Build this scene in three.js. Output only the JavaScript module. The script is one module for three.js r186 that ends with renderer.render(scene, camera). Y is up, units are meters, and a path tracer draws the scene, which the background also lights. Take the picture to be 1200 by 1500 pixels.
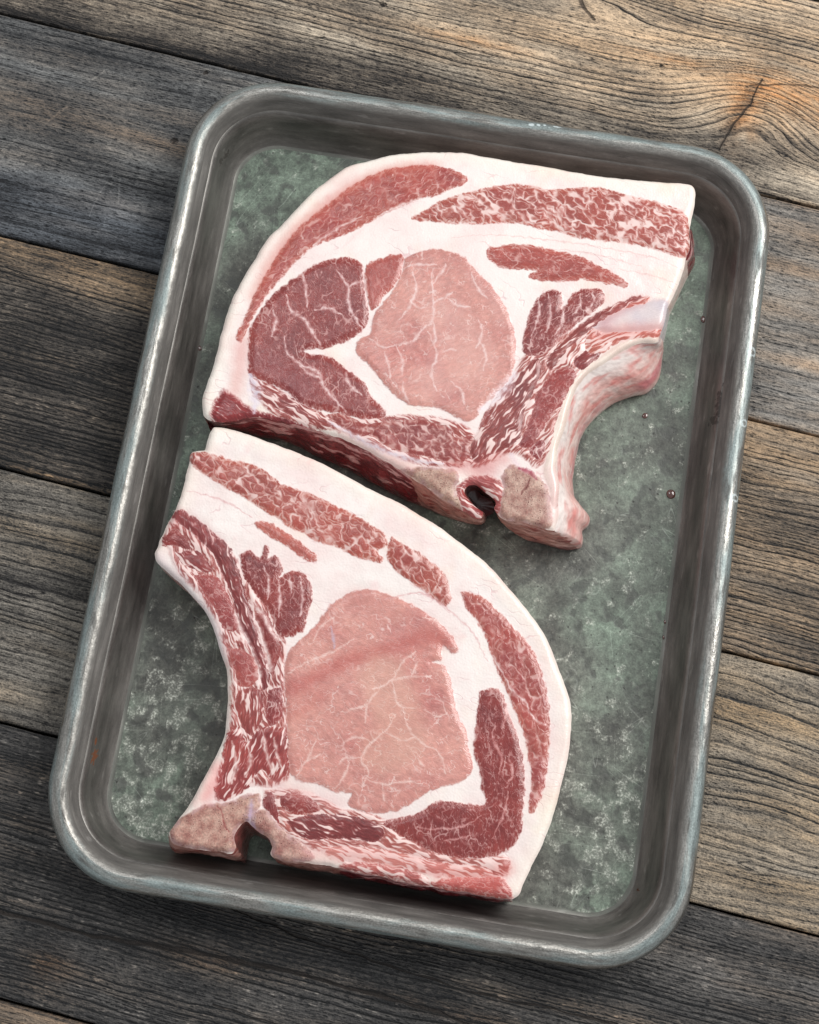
import * as THREE from 'three';
import { mergeGeometries } from 'three/addons/utils/BufferGeometryUtils.js';
import { RectAreaLightUniformsLib } from 'three/addons/lights/RectAreaLightUniformsLib.js';

// ---------------------------------------------------------------- camera, light, exposure
const scene = new THREE.Scene();
const camera = new THREE.PerspectiveCamera(36.121, 0.8, 0.05, 20);
camera.position.set(0.01220, 0.62507, 0.15755);
camera.up.set(-0.15914, 0.24226, -0.95707);
camera.lookAt(-0.00582, 0.00000, 0.00233);
const renderer = new THREE.WebGLRenderer({ antialias: true });
renderer.toneMapping = THREE.LinearToneMapping;
renderer.toneMappingExposure = 1.05;
renderer.shadowMap.enabled = true;
scene.background = new THREE.Color(0.47, 0.482, 0.495);          // the dim room
RectAreaLightUniformsLib.init();
function softLight(name, color, intensity, w, h, pos, target) {
  const l = new THREE.RectAreaLight(new THREE.Color(...color), intensity, w, h);
  l.name = name; l.position.set(...pos); l.lookAt(...target); scene.add(l);
}
softLight('window_light', [1, 0.985, 0.96], 9.6, 1.25, 1.25, [1.3, 1.8, -1.05], [0, 0, 0]);
softLight('overhead_light', [0.95, 0.975, 1], 4.4, 0.45, 0.45, [-0.34, 1.7, -0.6], [0, 0, 0]);

// ---------------------------------------------------------------- noise
const clamp = (x, a = 0, b = 1) => (x < a ? a : x > b ? b : x);
const sst = (a, b, x) => { const t = clamp((x - a) / (b - a)); return t * t * (3 - 2 * t); };
const mix = (a, b, t) => a + (b - a) * t;
const PERM = new Uint8Array(512), GX = new Float32Array(256), GY = new Float32Array(256);
function rng(s) { return () => { s = (s + 0x6d2b79f5) | 0; let t = Math.imul(s ^ (s >>> 15), 1 | s); t = (t + Math.imul(t ^ (t >>> 7), 61 | t)) ^ t; return ((t ^ (t >>> 14)) >>> 0) / 4294967296; }; }
{ const r = rng(77), p = [...Array(256).keys()];
  for (let i = 255; i > 0; i--) { const j = Math.floor(r() * (i + 1)); [p[i], p[j]] = [p[j], p[i]]; }
  for (let i = 0; i < 512; i++) PERM[i] = p[i & 255];
  for (let i = 0; i < 256; i++) { const a = r() * 6.28318; GX[i] = Math.cos(a); GY[i] = Math.sin(a); } }
function noise(x, y) {                                            // gradient noise, about -1 .. 1
  const xi = Math.floor(x), yi = Math.floor(y), fx = x - xi, fy = y - yi, X = xi & 255, Y = yi & 255;
  const a = PERM[PERM[X] + Y], b = PERM[PERM[(X + 1) & 255] + Y], c = PERM[PERM[X] + ((Y + 1) & 255)], d = PERM[PERM[(X + 1) & 255] + ((Y + 1) & 255)];
  const u = fx * fx * fx * (fx * (fx * 6 - 15) + 10), v = fy * fy * fy * (fy * (fy * 6 - 15) + 10);
  const n0 = GX[a] * fx + GY[a] * fy, n1 = GX[b] * (fx - 1) + GY[b] * fy, n2 = GX[c] * fx + GY[c] * (fy - 1), n3 = GX[d] * (fx - 1) + GY[d] * (fy - 1);
  return 1.45 * (n0 + u * (n1 - n0) + v * (n2 - n0 + u * (n3 - n2 - n1 + n0)));
}
function fbm(x, y, o = 4) { let s = 0, a = 0.5; for (let i = 0; i < o; i++) { s += a * noise(x, y); x = x * 2.03 + 17.3; y = y * 2.03 + 9.1; a *= 0.5; } return s; }
const hash = (i, j) => PERM[PERM[i & 255] + (j & 255)] / 255;
const WF = [0, 0, 0];
function worley(x, y, jit = 0.95) {                               // WF = nearest, second nearest, id
  const xi = Math.floor(x), yi = Math.floor(y); let f1 = 9, f2 = 9, id = 0;
  for (let j = -1; j <= 1; j++) for (let i = -1; i <= 1; i++) {
    const cx = xi + i, cy = yi + j, h = PERM[PERM[cx & 255] + (cy & 255)], h2 = PERM[h + 91];
    const dx = cx + 0.5 + (h / 255 - 0.5) * jit - x, dy = cy + 0.5 + (h2 / 255 - 0.5) * jit - y, d = dx * dx + dy * dy;
    if (d < f1) { f2 = f1; f1 = d; id = h; } else if (d < f2) f2 = d;
  }
  WF[0] = Math.sqrt(f1); WF[1] = Math.sqrt(f2); WF[2] = id / 255;
}

// ---------------------------------------------------------------- names, textures
const used = {};
function numbered(n) { used[n] = (used[n] ?? -1) + 1; return used[n] ? n + '_' + String(used[n]).padStart(3, '0') : n; }
function tag(o, label, category, group) { Object.assign(o.userData, { label, category }, group ? { group } : {}); return o; }
function add(parent, name, geo, mat, label) {
  const m = new THREE.Mesh(geo, mat); m.name = numbered(name); m.castShadow = m.receiveShadow = true;
  if (label) m.userData.label = label;
  parent.add(m); return m;
}
function tex8(data, w, h, srgb, repeat) {
  const t = new THREE.DataTexture(data, w, h, THREE.RGBAFormat);
  t.magFilter = THREE.LinearFilter; t.minFilter = THREE.LinearFilter; t.wrapS = t.wrapT = repeat ? THREE.RepeatWrapping : THREE.ClampToEdgeWrapping;
  if (srgb) t.colorSpace = THREE.SRGBColorSpace;
  t.needsUpdate = true; return t;
}
function texF(data, w, h, repeat) {
  const t = new THREE.DataTexture(data, w, h, THREE.RedFormat, THREE.FloatType);
  t.magFilter = THREE.LinearFilter; t.minFilter = THREE.LinearFilter; t.wrapS = t.wrapT = repeat ? THREE.RepeatWrapping : THREE.ClampToEdgeWrapping;
  t.needsUpdate = true; return t;
}
function paint(w, h, f) {                                        // f(x, y, out): out = r, g, b, height, roughness 0..255
  const c = new Uint8Array(w * h * 4), b = new Float32Array(w * h), r = new Uint8Array(w * h * 4), o = [0, 0, 0, 0, 128, 0];
  for (let y = 0, i = 0; y < h; y++) for (let x = 0; x < w; x++, i++) {
    f(x, y, o);
    c[i * 4] = clamp(o[0], 0, 255); c[i * 4 + 1] = clamp(o[1], 0, 255); c[i * 4 + 2] = clamp(o[2], 0, 255); c[i * 4 + 3] = 255;
    b[i] = o[3]; r[i * 4] = 255; r[i * 4 + 1] = clamp(o[4], 0, 255); r[i * 4 + 2] = clamp(o[5], 0, 255); r[i * 4 + 3] = 255;
  }
  return { map: tex8(c, w, h, true), bump: texF(b, w, h), orm: tex8(r, w, h, false) };
}
function geometry(pos, nor, uv, idx) {
  const g = new THREE.BufferGeometry();
  g.setAttribute('position', new THREE.BufferAttribute(new Float32Array(pos), 3));
  if (nor) g.setAttribute('normal', new THREE.BufferAttribute(new Float32Array(nor), 3));
  g.setAttribute('uv', new THREE.BufferAttribute(new Float32Array(uv), 2));
  g.setIndex(new THREE.BufferAttribute(new Uint32Array(idx), 1));
  if (!nor) g.computeVertexNormals();
  return g;
}
const pairs = (a) => { const o = []; for (let i = 0; i < a.length; i += 2) o.push([a[i], a[i + 1]]); return o; };

// ---------------------------------------------------------------- the wooden table of weathered planks
{
  const TURN = 5.08 * Math.PI / 180, U0 = -245, LEN = 470, W = 2048, H = 436;
  const seams = [-373, -273.5, -173.6, -71.9, 27.0, 127.1, 227.6, 327, 427].map((z) => z * Math.cos(TURN));
  const table = new THREE.Group(); table.name = 'wooden_table'; table.userData.kind = 'structure';
  table.userData.label = 'weathered grey and brown plank table under the sheet pan';
  table.rotation.y = -TURN; scene.add(table);
  // one style per plank; u runs along the plank (mm from the table's middle), v across it (mm from its upper seam)
  const styles = [
    { d: [38, 36, 35], l: [120, 110, 100], b: [150, 112, 76], brown: () => 0.25, ring: 2.2, con: 0.7 },
    { d: [40, 36, 33], l: [152, 140, 124], b: [166, 130, 94], ring: 2.6, con: 0.8, tone: (u, v) => 0.3 * sst(-180, 60, u) - 0.5 * sst(66, 92, v + 0.05 * u) * (1 - sst(95, 140, u)) + 0.02,
      brown: (u, v) => (0.2 + 0.36 * sst(-120, 60, u)) * (1 - 0.8 * sst(62, 90, v + 0.04 * u)), knots: [[97, 60, 16, 20, 15], [10, 26, 7, 22, 4]],
      cracks: [[[97, 45, 94, 55, 91, 64, 87, 76, 85, 84], 0.6, 0.7], [[92, 50, 104, 45, 122, 43, 190, 45], 0.7, 0.55], [[8, 24, 12, 30, 18, 35], 2.0, 0.6]],
      spots: [[-75, 52, 1.3], [52, 50, 0.9]], orange: [[92, 58, 8, 18, 1.0], [100, 50, 20, 10, 0.95], [128, 50, 34, 12, 0.7], [58, 46, 26, 3, 0.5], [-30, 60, 26, 4, 0.4]] },
    { d: [33, 34, 36], l: [122, 122, 120], b: [132, 100, 72], ring: 4.2, con: 0.42, tone: (u, v) => -0.08 + 0.4 * sst(40, 130, u) - 0.1 * sst(60, 95, v) * (1 - sst(0, 80, u)), scr: 1, pale: [[[136.5, 75, 139, 73.2], 1, 0.8], [[138.6, 73.2, 141, 71], 1, 0.9], [[141.4, 70.6, 143.4, 68.8], 1, 0.7], [[144, 69, 149, 66], 1.6, 0.35], [[-205, 50, -196, 36], 0.8, 0.25], [[-164, 62, -161, 74], 0.6, 0.3], [[-184, 14, -190, 22], 0.7, 0.3], [[-120, 20, -114, 26], 1, 0.3], [[-143, 8, -144, 30], 1.4, 0.16]],
      brown: (u, v) => 0.18 + 0.5 * Math.exp(-(((v - 46 - 0.02 * u) / 6) ** 2)) * (1 - sst(20, 60, u)) + 0.32 * Math.exp(-(((v - 30) / 3) ** 2)) + 0.25 * sst(40, 130, u), blue: (u, v) => sst(62, 82, v) * (1 - sst(-20, 60, u)),
      spots: [[-146, 40, 1.5], [-142, 5, 1.0]] },
    { d: [27, 25, 24], l: [112, 103, 93], b: [140, 110, 78], ring: 2.1, con: 0.85, tone: (u, v) => -0.3 + 0.3 * (1 - sst(14, 30, v)) + 0.42 * sst(60, 125, u), wave: 1.2,
      brown: (u, v) => 0.12 + 0.55 * (1 - sst(6, 30, v)) * (1 - sst(-120, -60, u)) + 0.75 * sst(93, 97, v) * (1 - sst(0, 60, u)) + 0.4 * sst(70, 130, u), dash: 1 },
    { d: [42, 40, 38], l: [128, 122, 113], b: [150, 116, 76], ring: 3.4, con: 0.85, tone: (u, v) => -0.04 + 0.24 * sst(60, 130, u) - 0.25 * Math.exp(-(((v - 42) / 6) ** 2)) * (1 - sst(-100, 0, u)), wave: 1.5, gritty: 1,
      brown: (u, v) => 0.1 + 0.4 * Math.exp(-(((v - 22) / 5) ** 2)) + 0.3 * sst(60, 120, u), knots: [[150, -14, 18, 46, 34]] },
    { d: [24, 24, 25], l: [98, 94, 90], b: [140, 106, 74], ring: 1.8, con: 0.75, tone: (u, v) => -0.2 + 0.16 * sst(20, 120, u), dash: 1.5, wave: 1.3,
      brown: (u, v) => 0.16 + 0.3 * fbm(u / 60 + 3, v / 14) , orange: [[-95, 84, 9, 6, 0.5], [-40, 66, 20, 5, 0.35], [60, 62, 40, 3, 0.3]],
      cracks: [[[-150, 69, -119, 69, -83, 69, -52, 66, -6, 63, 42, 63, 90, 66], 1.4, 0.95], [[-40, 45, 0, 50, 60, 53, 120, 51], 0.8, 0.8], [[100, 74, 130, 78, 175, 80], 0.8, 0.7], [[-150, 34, -100, 33, -60, 36], 0.5, 0.5], [[-30, 82, 30, 84, 90, 90], 0.5, 0.7]] },
    { d: [40, 37, 35], l: [118, 104, 90], b: [150, 110, 74], brown: () => 0.3, ring: 2.4, con: 0.7 },
    { d: [30, 27, 25], l: [96, 88, 80], b: [134, 102, 70], ring: 2, con: 0.6, brown: () => 0.3, tone: () => -0.2 },
  ];
  const strokeDist = (pts, u, v) => { let best = 1e9; for (let i = 0; i + 3 < pts.length; i += 2) { const ax = pts[i], ay = pts[i + 1], bx = pts[i + 2] - ax, by = pts[i + 3] - ay, t = clamp(((u - ax) * bx + (v - ay) * by) / (bx * bx + by * by)), dx = u - ax - bx * t, dy = v - ay - by * t; best = Math.min(best, dx * dx + dy * dy); } return Math.sqrt(best); };
  styles.forEach((s, k) => {
    const v0 = seams[k], wide = seams[k + 1] - v0, so = k * 37.7;
    const T = paint(W, H, (px, py, o) => {
      const u = U0 + (px + 0.5) / W * LEN, v = (py + 0.5) / H * wide;
      let f = v + 5 * (s.wave ?? 0.7) * fbm(u / 150 + so, v / 45 + so, 3) + 0.9 * fbm(u / 18 + so, v / 6, 2);
      for (const [ku, kv, ka, su, sv] of s.knots ?? []) f += ka * Math.exp(-((u - ku) ** 2) / (2 * su * su) - ((v - kv) ** 2) / (2 * sv * sv));
      const r = f / s.ring + 1.2 * noise(f / 9 + so, 3.3), ri = Math.floor(r), fr = r - ri;
      const strong = hash(ri + k * 13, k), along = 0.55 + 0.6 * fbm(u / 40 + ri * 3.1, ri * 1.7 + so, 2);
      const late = sst(0.35, 0.97, fr) * (1 - sst(0.97, 1, fr));                     // slow darkening to the winter ring
      const groove = (sst(0.80, 0.93, fr) * (1 - sst(0.95, 1, fr))) * clamp((strong * 1.3 - 0.15) * along * 1.6);
      const fib = noise(u * 0.07 + so, f * 1.5) * 0.5 + noise(u * 0.2 + 5, f * 3.1 + so) * 0.45 + noise(u * 0.6, v * 3 + so) * 0.35;
      const row = py * 0.8 + k * 31, fine = noise(u * 0.22 + so, row) * 0.6 + noise(u * 0.5 + so, row * 0.61 + 7) * 0.5, dash = sst(0.35, 0.8, noise(u * 0.3 + so * 2, v * 1.25) + 0.45 * noise(u * 0.7, row));
      const blot = fbm(u / 55 + so, v / 16 + 2, 4);
      const grit = (hash(px * 7 + k, py * 13 + (px >> 8)) - 0.5) + 0.8 * noise(u * 1.3, v * 1.5);
      const chk = sst(0.035, 0.0, Math.abs(noise(u / 60 + so * 3, f * 0.42 + so) + 0.03 * noise(u / 5, v))) * sst(0.05, 0.4, noise(u / 45 + 9, v / 7 + so)), chk2 = sst(0.06, 0, Math.abs(noise(u / 26 + so, f * 0.9))) * sst(0.1, 0.5, noise(u / 22 + 4, v / 4 + so));
      let tone = 0.5 - 0.5 * chk - 0.25 * chk2 + (s.tone ? s.tone(u, v) : 0) + 0.5 * blot + 0.36 * fib + 0.3 * fine - 0.34 * dash - s.con * (0.42 * late * (0.4 + strong) + 0.6 * groove) + s.con * 0.16 + grit * (0.13 + 0.12 * (s.gritty ?? 0));
      if (s.dash) { const d = noise(u * 0.16 + so, v * 1.1 + so) + 0.5 * noise(u * 0.5, v * 2.2); tone += 0.5 * s.dash * sst(0.45, 0.95, d) * (0.5 + sst(-0.1, 0.4, blot)); }
      if (s.scr) { const q = Math.abs(noise(u / 12 + v / 40 + so, v / 60)); tone += 0.2 * sst(0.03, 0.0, q) * sst(0.1, 0.5, noise(u / 25, v / 25 + so)); }
      let br = clamp(0.78 * s.brown(u, v) - 0.06 + 0.45 * fbm(u / 70 + so + 9, f / 9, 3));
      let crack = 0, open = 0;
      for (const [pts, w, a] of s.cracks ?? []) { const dd = strokeDist(pts, u + 2 * fbm(u / 9, v / 9 + so, 2), v + 1.6 * fbm(u / 12, v / 7, 2)), ww = w * (0.7 + 0.5 * noise(u / 13, so)); crack = Math.max(crack, a * (1 - sst(ww * 0.3, ww, dd))); open = Math.max(open, 0.4 * a * (1 - sst(ww, ww * 5, dd))); }
      for (const [cu, cv, rr] of s.spots ?? []) crack = Math.max(crack, 1 - sst(rr * 0.3, rr * 1.2, Math.hypot((u - cu) * 0.8, v - cv) + 0.7 * noise(u * 0.9, v * 0.9)));
      const edge = Math.min(v, wide - v), worn = 1 - sst(0, 2.2 + 1.5 * noise(u / 14, so), edge);
      tone -= 0.22 * open; br = clamp(br + 0.35 * worn * (0.5 + noise(u / 20, so + 4)));
      let or = 0;
      for (const [cu, cv, ru, rv, a] of s.orange ?? []) or = Math.max(or, a * Math.exp(-(((u - cu) / ru) ** 2) - ((v - cv) / rv) ** 2) * clamp(0.7 + 1.2 * fbm(u / 9, f / 2.5, 2)));
      for (const [pts, w, a] of s.pale ?? []) tone += a * (1 - sst(w * 0.4, w, strokeDist(pts, u, v))) * (0.6 + 0.5 * noise(u * 1.5, v * 1.5));
      tone = 0.46 + (tone - 0.46) * 1.28; tone = clamp(tone, -0.2, 1.35);
      const bl = s.blue ? s.blue(u, v) : 0;
      if (s.knots && k === 1) tone -= 0.42 * Math.exp(-(((u - 90 + (v - 62) * 0.33) / 3.2) ** 2) - ((v - 62) / 17) ** 2);
      for (let c = 0; c < 3; c++) {
        let x = mix(s.d[c], mix(s.l[c], s.b[c], br), tone);
        x = mix(x, [176, 112, 60][c] * (0.35 + 0.6 * tone), or * 0.75);
        x *= 1 + bl * [-0.06, -0.02, 0.04][c];
        o[c] = mix(x * 1.14 + 3, [26, 19, 15][c], 0.92 * crack);
      }
      o[3] = 0.55 - 0.6 * chk - 0.3 * chk2 + 0.26 * fib + 0.2 * fine - 0.35 * dash - 0.5 * groove * s.con - 0.25 * late * s.con - 0.9 * crack + 0.12 * grit + 0.2 * blot;
      o[4] = 205 - 30 * tone; o[5] = 0;
    });
    const m = new THREE.MeshStandardMaterial({ map: T.map, bumpMap: T.bump, bumpScale: 0.0012, roughness: 0.8, metalness: 0 });
    T.map.wrapS = T.bump.wrapS = THREE.MirroredRepeatWrapping;
    // a board with eased, slightly ragged edges
    const pos = [], uv = [], idx = [], prof = [[0.4, -20], [0.4, -1.6], [0.55, -0.7], [1.0, -0.2], [2.0, 0], [12, 0.0], [30, -0.12], [50, -0.18], [70, -0.12], [88, 0], [98, 0], [99.0, -0.2], [99.45, -0.7], [99.6, -1.6], [99.6, -20]], N = 170, M = prof.length;
    for (let i = 0; i <= N; i++) for (let j = 0; j < M; j++) {
      const u = -430 + 860 * i / N, rag = 0.55 * fbm(u / 22 + so, j < 7 ? 1 : 8, 3), [a, y] = prof[j];
      const v = a / 100 * wide + (j < 5 ? Math.abs(rag) : j > 9 ? -Math.abs(rag) : 0);
      pos.push(u / 1000, y / 1000, (v0 + v) / 1000); uv.push((u - U0) / LEN, clamp(v / wide, 0.004, 0.996));
      if (i < N && j < M - 1) { const q = i * M + j; idx.push(q, q + 1, q + M, q + 1, q + M + 1, q + M); }
    }
    add(table, 'plank', geometry(pos, null, uv, idx), m);
  });
  const under = new THREE.BoxGeometry(0.86, 0.02, 0.8); under.translate(0, -0.0305, 0.027);
  add(table, 'backing_board', under, new THREE.MeshStandardMaterial({ color: new THREE.Color(0.02, 0.018, 0.016), roughness: 0.95 }));
}

// ---------------------------------------------------------------- the sheet pan
const A = 123.25, B = 169, RC = 38, FLOOR = 1.0;
{
  const pan = new THREE.Group(); pan.name = 'sheet_pan'; scene.add(pan);
  tag(pan, 'old dented metal sheet pan with rolled rim and greenish patina, holding the two chops', 'baking tray');
  // path: outermost line of the rim, one turn; n points outward
  const path = []; let len = 0;
  const arc = (cx, cz, a0) => { for (let i = 0; i <= 40; i++) { const a = a0 + i / 40 * Math.PI / 2; path.push([cx + RC * Math.cos(a), cz + RC * Math.sin(a), Math.cos(a), Math.sin(a)]); } };
  const line = (x0, z0, x1, z1, nx, nz, n) => { for (let i = 1; i < n; i++) path.push([mix(x0, x1, i / n), mix(z0, z1, i / n), nx, nz]); };
  arc(-A + RC, -B + RC, Math.PI); line(-A + RC, -B, A - RC, -B, 0, -1, 44);
  arc(A - RC, -B + RC, -Math.PI / 2); line(A, -B + RC, A, B - RC, 1, 0, 66);
  arc(A - RC, B - RC, 0); line(A - RC, B, -A + RC, B, 0, 1, 44);
  arc(-A + RC, B - RC, Math.PI / 2); line(-A, B - RC, -A, -B + RC, -1, 0, 66);
  path.push(path[0].slice());
  const S = path.map((p, i) => (i ? (len += Math.hypot(p[0] - path[i - 1][0], p[1] - path[i - 1][1])) : 0));
  function sweep(prof, j0 = 0, j1 = prof.length - 1) {                                   // prof: [inset, height] from the floor outwards
    const pos = [], uv = [], idx = [], groups = [], M = prof.length, N = path.length; let pl = 0;
    const V = prof.map((p, j) => (j > j0 && j <= j1 ? (pl += Math.hypot(p[0] - prof[j - 1][0], p[1] - prof[j - 1][1])) : j > j1 ? pl : 0));
    for (let i = 0; i < N; i++) for (let j = 0; j < M; j++) {
      const [x, z, nx, nz] = path[i], [o, y] = prof[j], up = clamp(y / 25), s = i === N - 1 ? 0 : S[i];
      const cs = Math.cos(s / len * 6.28318), sn = Math.sin(s / len * 6.28318);
      const dent = up * (0.45 * noise(cs * 2.6 + 3, sn * 2.6) + 0.05 * noise(cs * 15, sn * 15)), k = -o + dent;
      pos.push((x + nx * k) / 1000, (y + up * 0.25 * noise(cs * 6, sn * 6 + 9)) / 1000, (z + nz * k) / 1000);
      uv.push(S[i] / len * 2, V[j] / pl);
      if (i < N - 1 && j < M - 1) { const q = i * M + j; idx.push(q, q + 1, q + M, q + 1, q + M + 1, q + M); }
    }
    const g = geometry(pos, null, uv, idx), kept = [];
    for (let i = 0; i < N - 1; i++) for (let k = (i * (M - 1) + j0) * 6; k < (i * (M - 1) + j1) * 6; k++) kept.push(idx[k]);
    g.setIndex(new THREE.BufferAttribute(new Uint32Array(kept), 1));
    const half = path.findIndex((p, i) => S[i] >= len / 2) * (j1 - j0) * 6, n = g.attributes.normal;   // close the seam of the turn
    for (let j = 0; j < M; j++) { const a = j, b = (N - 1) * M + j, v = new THREE.Vector3().fromBufferAttribute(n, a).add(new THREE.Vector3().fromBufferAttribute(n, b)).normalize(); n.setXYZ(a, v.x, v.y, v.z); n.setXYZ(b, v.x, v.y, v.z); }
    g.addGroup(0, half, 0); g.addGroup(half, kept.length - half, 1);
    return g;
  }
  const smooth = (pts, n) => new THREE.CatmullRomCurve3(pts.map((p) => new THREE.Vector3(p[0], p[1], 0)), false, 'centripetal').getPoints(n).map((p) => [p.x, p.y]);
  const inner = smooth([[20.6, FLOOR], [19.6, FLOOR + 0.02], [18.3, FLOOR + 0.45], [17.1, 2.7], [16.2, 5.2], [14, 10.6], [11.3, 17.3], [8.63, 22.39]], 32);
  const roll = []; for (let i = 0; i <= 26; i++) { const a = Math.PI - 0.41 - i / 26 * (Math.PI + 0.74); roll.push([4.5 - 4.5 * Math.cos(a), 20.6 + 4.5 * Math.sin(a)]); }
  const outer = smooth([[2.66, 16.5], [4.2, 16.6], [8.6, 18.2], [11.6, 17.6], [14.6, 10], [16.8, 4.6], [19, 1], [21, 0.2], [23, 0.12]], 26);
  const half = len / 2;
  // rims: bare rubbed metal with blue-green and dark patches; walls: darker brown-grey, streaked lengthwise
  const S1 = RC * Math.PI / 2, SR = S1 * 2 + 2 * (A - RC), MARKS = [[S1 + 85.2 + 18.5, 7.4, 1.3, 1, 0], [S1 + 85.2 + 21.4, 7.8, 0.9, 0.8, 0], [S1 + 85.2 + 24, 8.4, 0.7, 0.7, 0], [S1 + 85.2 + 29, 8.6, 2, 0.5, 0], [SR + 131 - 80.5, 9, 2.1, 3, 1], [SR + 131 - 50, 9.5, 1.7, 2.4, 1], [SR + 131 - 18.5, 9.5, 1.6, 3, 1]];   // scuffed white spots on the rim
  const SL = S1 * 4 + 4 * (A - RC) + 2 * (B - RC), DK = [54, 50, 47], RU = [122, 64, 34], STAINS = [[SL + 131 - 121.5, 14, 3, 2.2, RU], [SL + 131 - 116, 13, 1.6, 1, RU], [SR + 131 - 60, 9, 6, 2.6, DK], [SR + 131 - 52, 12, 3, 3.4, DK], [SR + 131 - 66, 7, 3, 1.6, DK], [10, 17, 5, 1.5, DK], [3, 15, 3.5, 1.2, DK], [SR + 131 + 62, 6, 1.6, 0.9, RU]];
  const rimMat = [], wallMat = [];
  for (let h = 0; h < 2; h++) {
    const W = 2048, Hh = 96, so = 11;
    const round = (f) => (px, py, o) => { const s = h * half + (px + 0.5) / W * half; f(s, px, py, o); const t = (s - (len - 50)) / 50; if (t > 0) { const a = o.slice(); f(s - len, px, py, o); for (let k = 0; k < 6; k++) o[k] = mix(a[k], o[k], t * t * (3 - 2 * t)); } };
    const tR = paint(W, Hh, round((s, px, py, o) => {
      const v = py / Hh * 20.4;
      const st = fbm(s * 0.06 + so, v * 0.5, 4), fine = noise(s * 0.3 + so, v * 2.6) + 0.8 * noise(s * 1.3, v * 2.2 + so), teal = sst(-0.15, 0.4, fbm(s / 34 + so, v / 5 + 4, 4) + (v > 5 && v < 13 ? 0.12 : -0.1)), dark = sst(0.12, 0.5, fbm(s / 14 + so * 2, v / 3.2, 4));
      const spec = sst(0.62, 0.8, noise(s * 0.6 + so, v * 0.9));
      const t = 0.86 + 0.2 * st + 0.08 * fine + 0.1 * noise(s * 1.4, v * 1.6) + 0.08 * (hash(px, py) - 0.5);
      const c = [[178, 175, 169], [146, 162, 162], [92, 90, 87]];
      for (let k = 0; k < 3; k++) o[k] = (mix(mix(c[0][k], c[1][k], teal * 0.75), c[2][k], dark * 0.6) + 30 * spec) * t;
      o[3] = 0.5 + 0.06 * st + 0.12 * fine - 0.12 * dark + 0.1 * noise(s * 0.5, v * 0.9); o[4] = 84 + 40 * teal + 34 * dark + 20 * fine + 26 * st + 46 * (1 - sst(1, 6, v)); o[5] = 240 - 90 * teal - 80 * dark;
      { const q = 1 - sst(0, 4.5, v + noise(s * 0.4, v * 0.5)); for (let k = 0; k < 3; k++) o[k] = mix(o[k], [124, 121, 117][k] * (0.92 + 0.2 * st), q); o[4] = mix(o[4], 186, q); o[5] = mix(o[5], 120, q); }
      for (const [cs_, cv_, rs, rv, hol] of MARKS) { const d = Math.hypot((s - cs_) / rs, (v - cv_) / rv) + 0.25 * noise(s * 1.1, v * 1.3), m = sst(1.1, 0.7, d) * (hol ? sst(0.35, 0.8, d) : 1); for (let k = 0; k < 3; k++) o[k] = mix(o[k], [212, 224, 226][k], 0.75 * m); o[5] = mix(o[5], 0, m); }
    }));
    const tW = paint(W, 192, round((s, px, py, o) => {
      const v = py / 192 * 32;
      const st = fbm(s * 0.05 + so, v * 0.3, 4), fine = 0.5 * noise(s * 0.16 + so, v * 1.7) + 0.5 * noise(s * 0.6 + so, v * 2.4) + 0.4 * noise(s * 1.5, v * 3), blot = fbm(s / 30 + so + 3, v / 14, 4);
      const scuff = sst(0.28, 0.5, fbm(s / 12 + so, v / 4, 3)), t = 0.92 + 0.24 * st + 0.1 * fine + 0.24 * blot, low = 1 - sst(1, 4, v + 3 * blot);
      const rust = sst(0.66, 0.74, fbm(s / 7 + so * 3, v / 5 + 1.7, 3) + 0.1);
      const c = [127, 124, 120], g = [112, 116, 108];
      for (let k = 0; k < 3; k++) { o[k] = mix(c[k], g[k], low * 0.7) * t + 22 * scuff; o[k] = mix(o[k], [92, 52, 34][k], rust * 0.8); }
      o[3] = 0.5 + 0.08 * st + 0.1 * fine; o[4] = 112 + 24 * fine + 40 * st + 40 * low + 60 * rust; o[5] = 170 - 80 * low - 90 * rust;
      { const q = sst(15, 31, v); o[4] = mix(o[4], 186, q); o[5] = mix(o[5], 120, q); }
      for (const [cs_, cv_, rs, rv, col] of STAINS) { const d = Math.hypot((s - cs_) / rs, (v - cv_) / rv) + 0.75 * noise(s * 0.55, v * 0.6) + 0.4 * noise(s * 1.4, v * 1.4), m = sst(1.0, 0.6, d); for (let k = 0; k < 3; k++) o[k] = mix(o[k], col[k], 0.8 * m); o[5] = mix(o[5], 40, m); }
    }));
    rimMat.push(new THREE.MeshStandardMaterial({ map: tR.map, bumpMap: tR.bump, bumpScale: 0.00022, roughnessMap: tR.orm, metalnessMap: tR.orm, roughness: 1, metalness: 1 }));
    wallMat.push(new THREE.MeshStandardMaterial({ map: tW.map, bumpMap: tW.bump, bumpScale: 0.00022, roughnessMap: tW.orm, metalnessMap: tW.orm, roughness: 1, metalness: 1 }));
  }
  for (const m of [...rimMat, ...wallMat]) for (const t of [m.map, m.bumpMap, m.roughnessMap]) t.wrapS = THREE.RepeatWrapping;
  const wall = add(pan, 'side_wall', sweep([...inner, ...roll.slice(1)], 0, inner.length - 1), wallMat);
  add(pan, 'rim', sweep([...inner.slice(0, -1), ...roll], inner.length - 1), rimMat);
  add(pan, 'outer_wall', sweep(outer), wallMat);
  // floor
  const fa = A - 20.3, fb = B - 20.3, FW = 1400, FH = 2048, rr = RC - 20.3;
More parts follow.
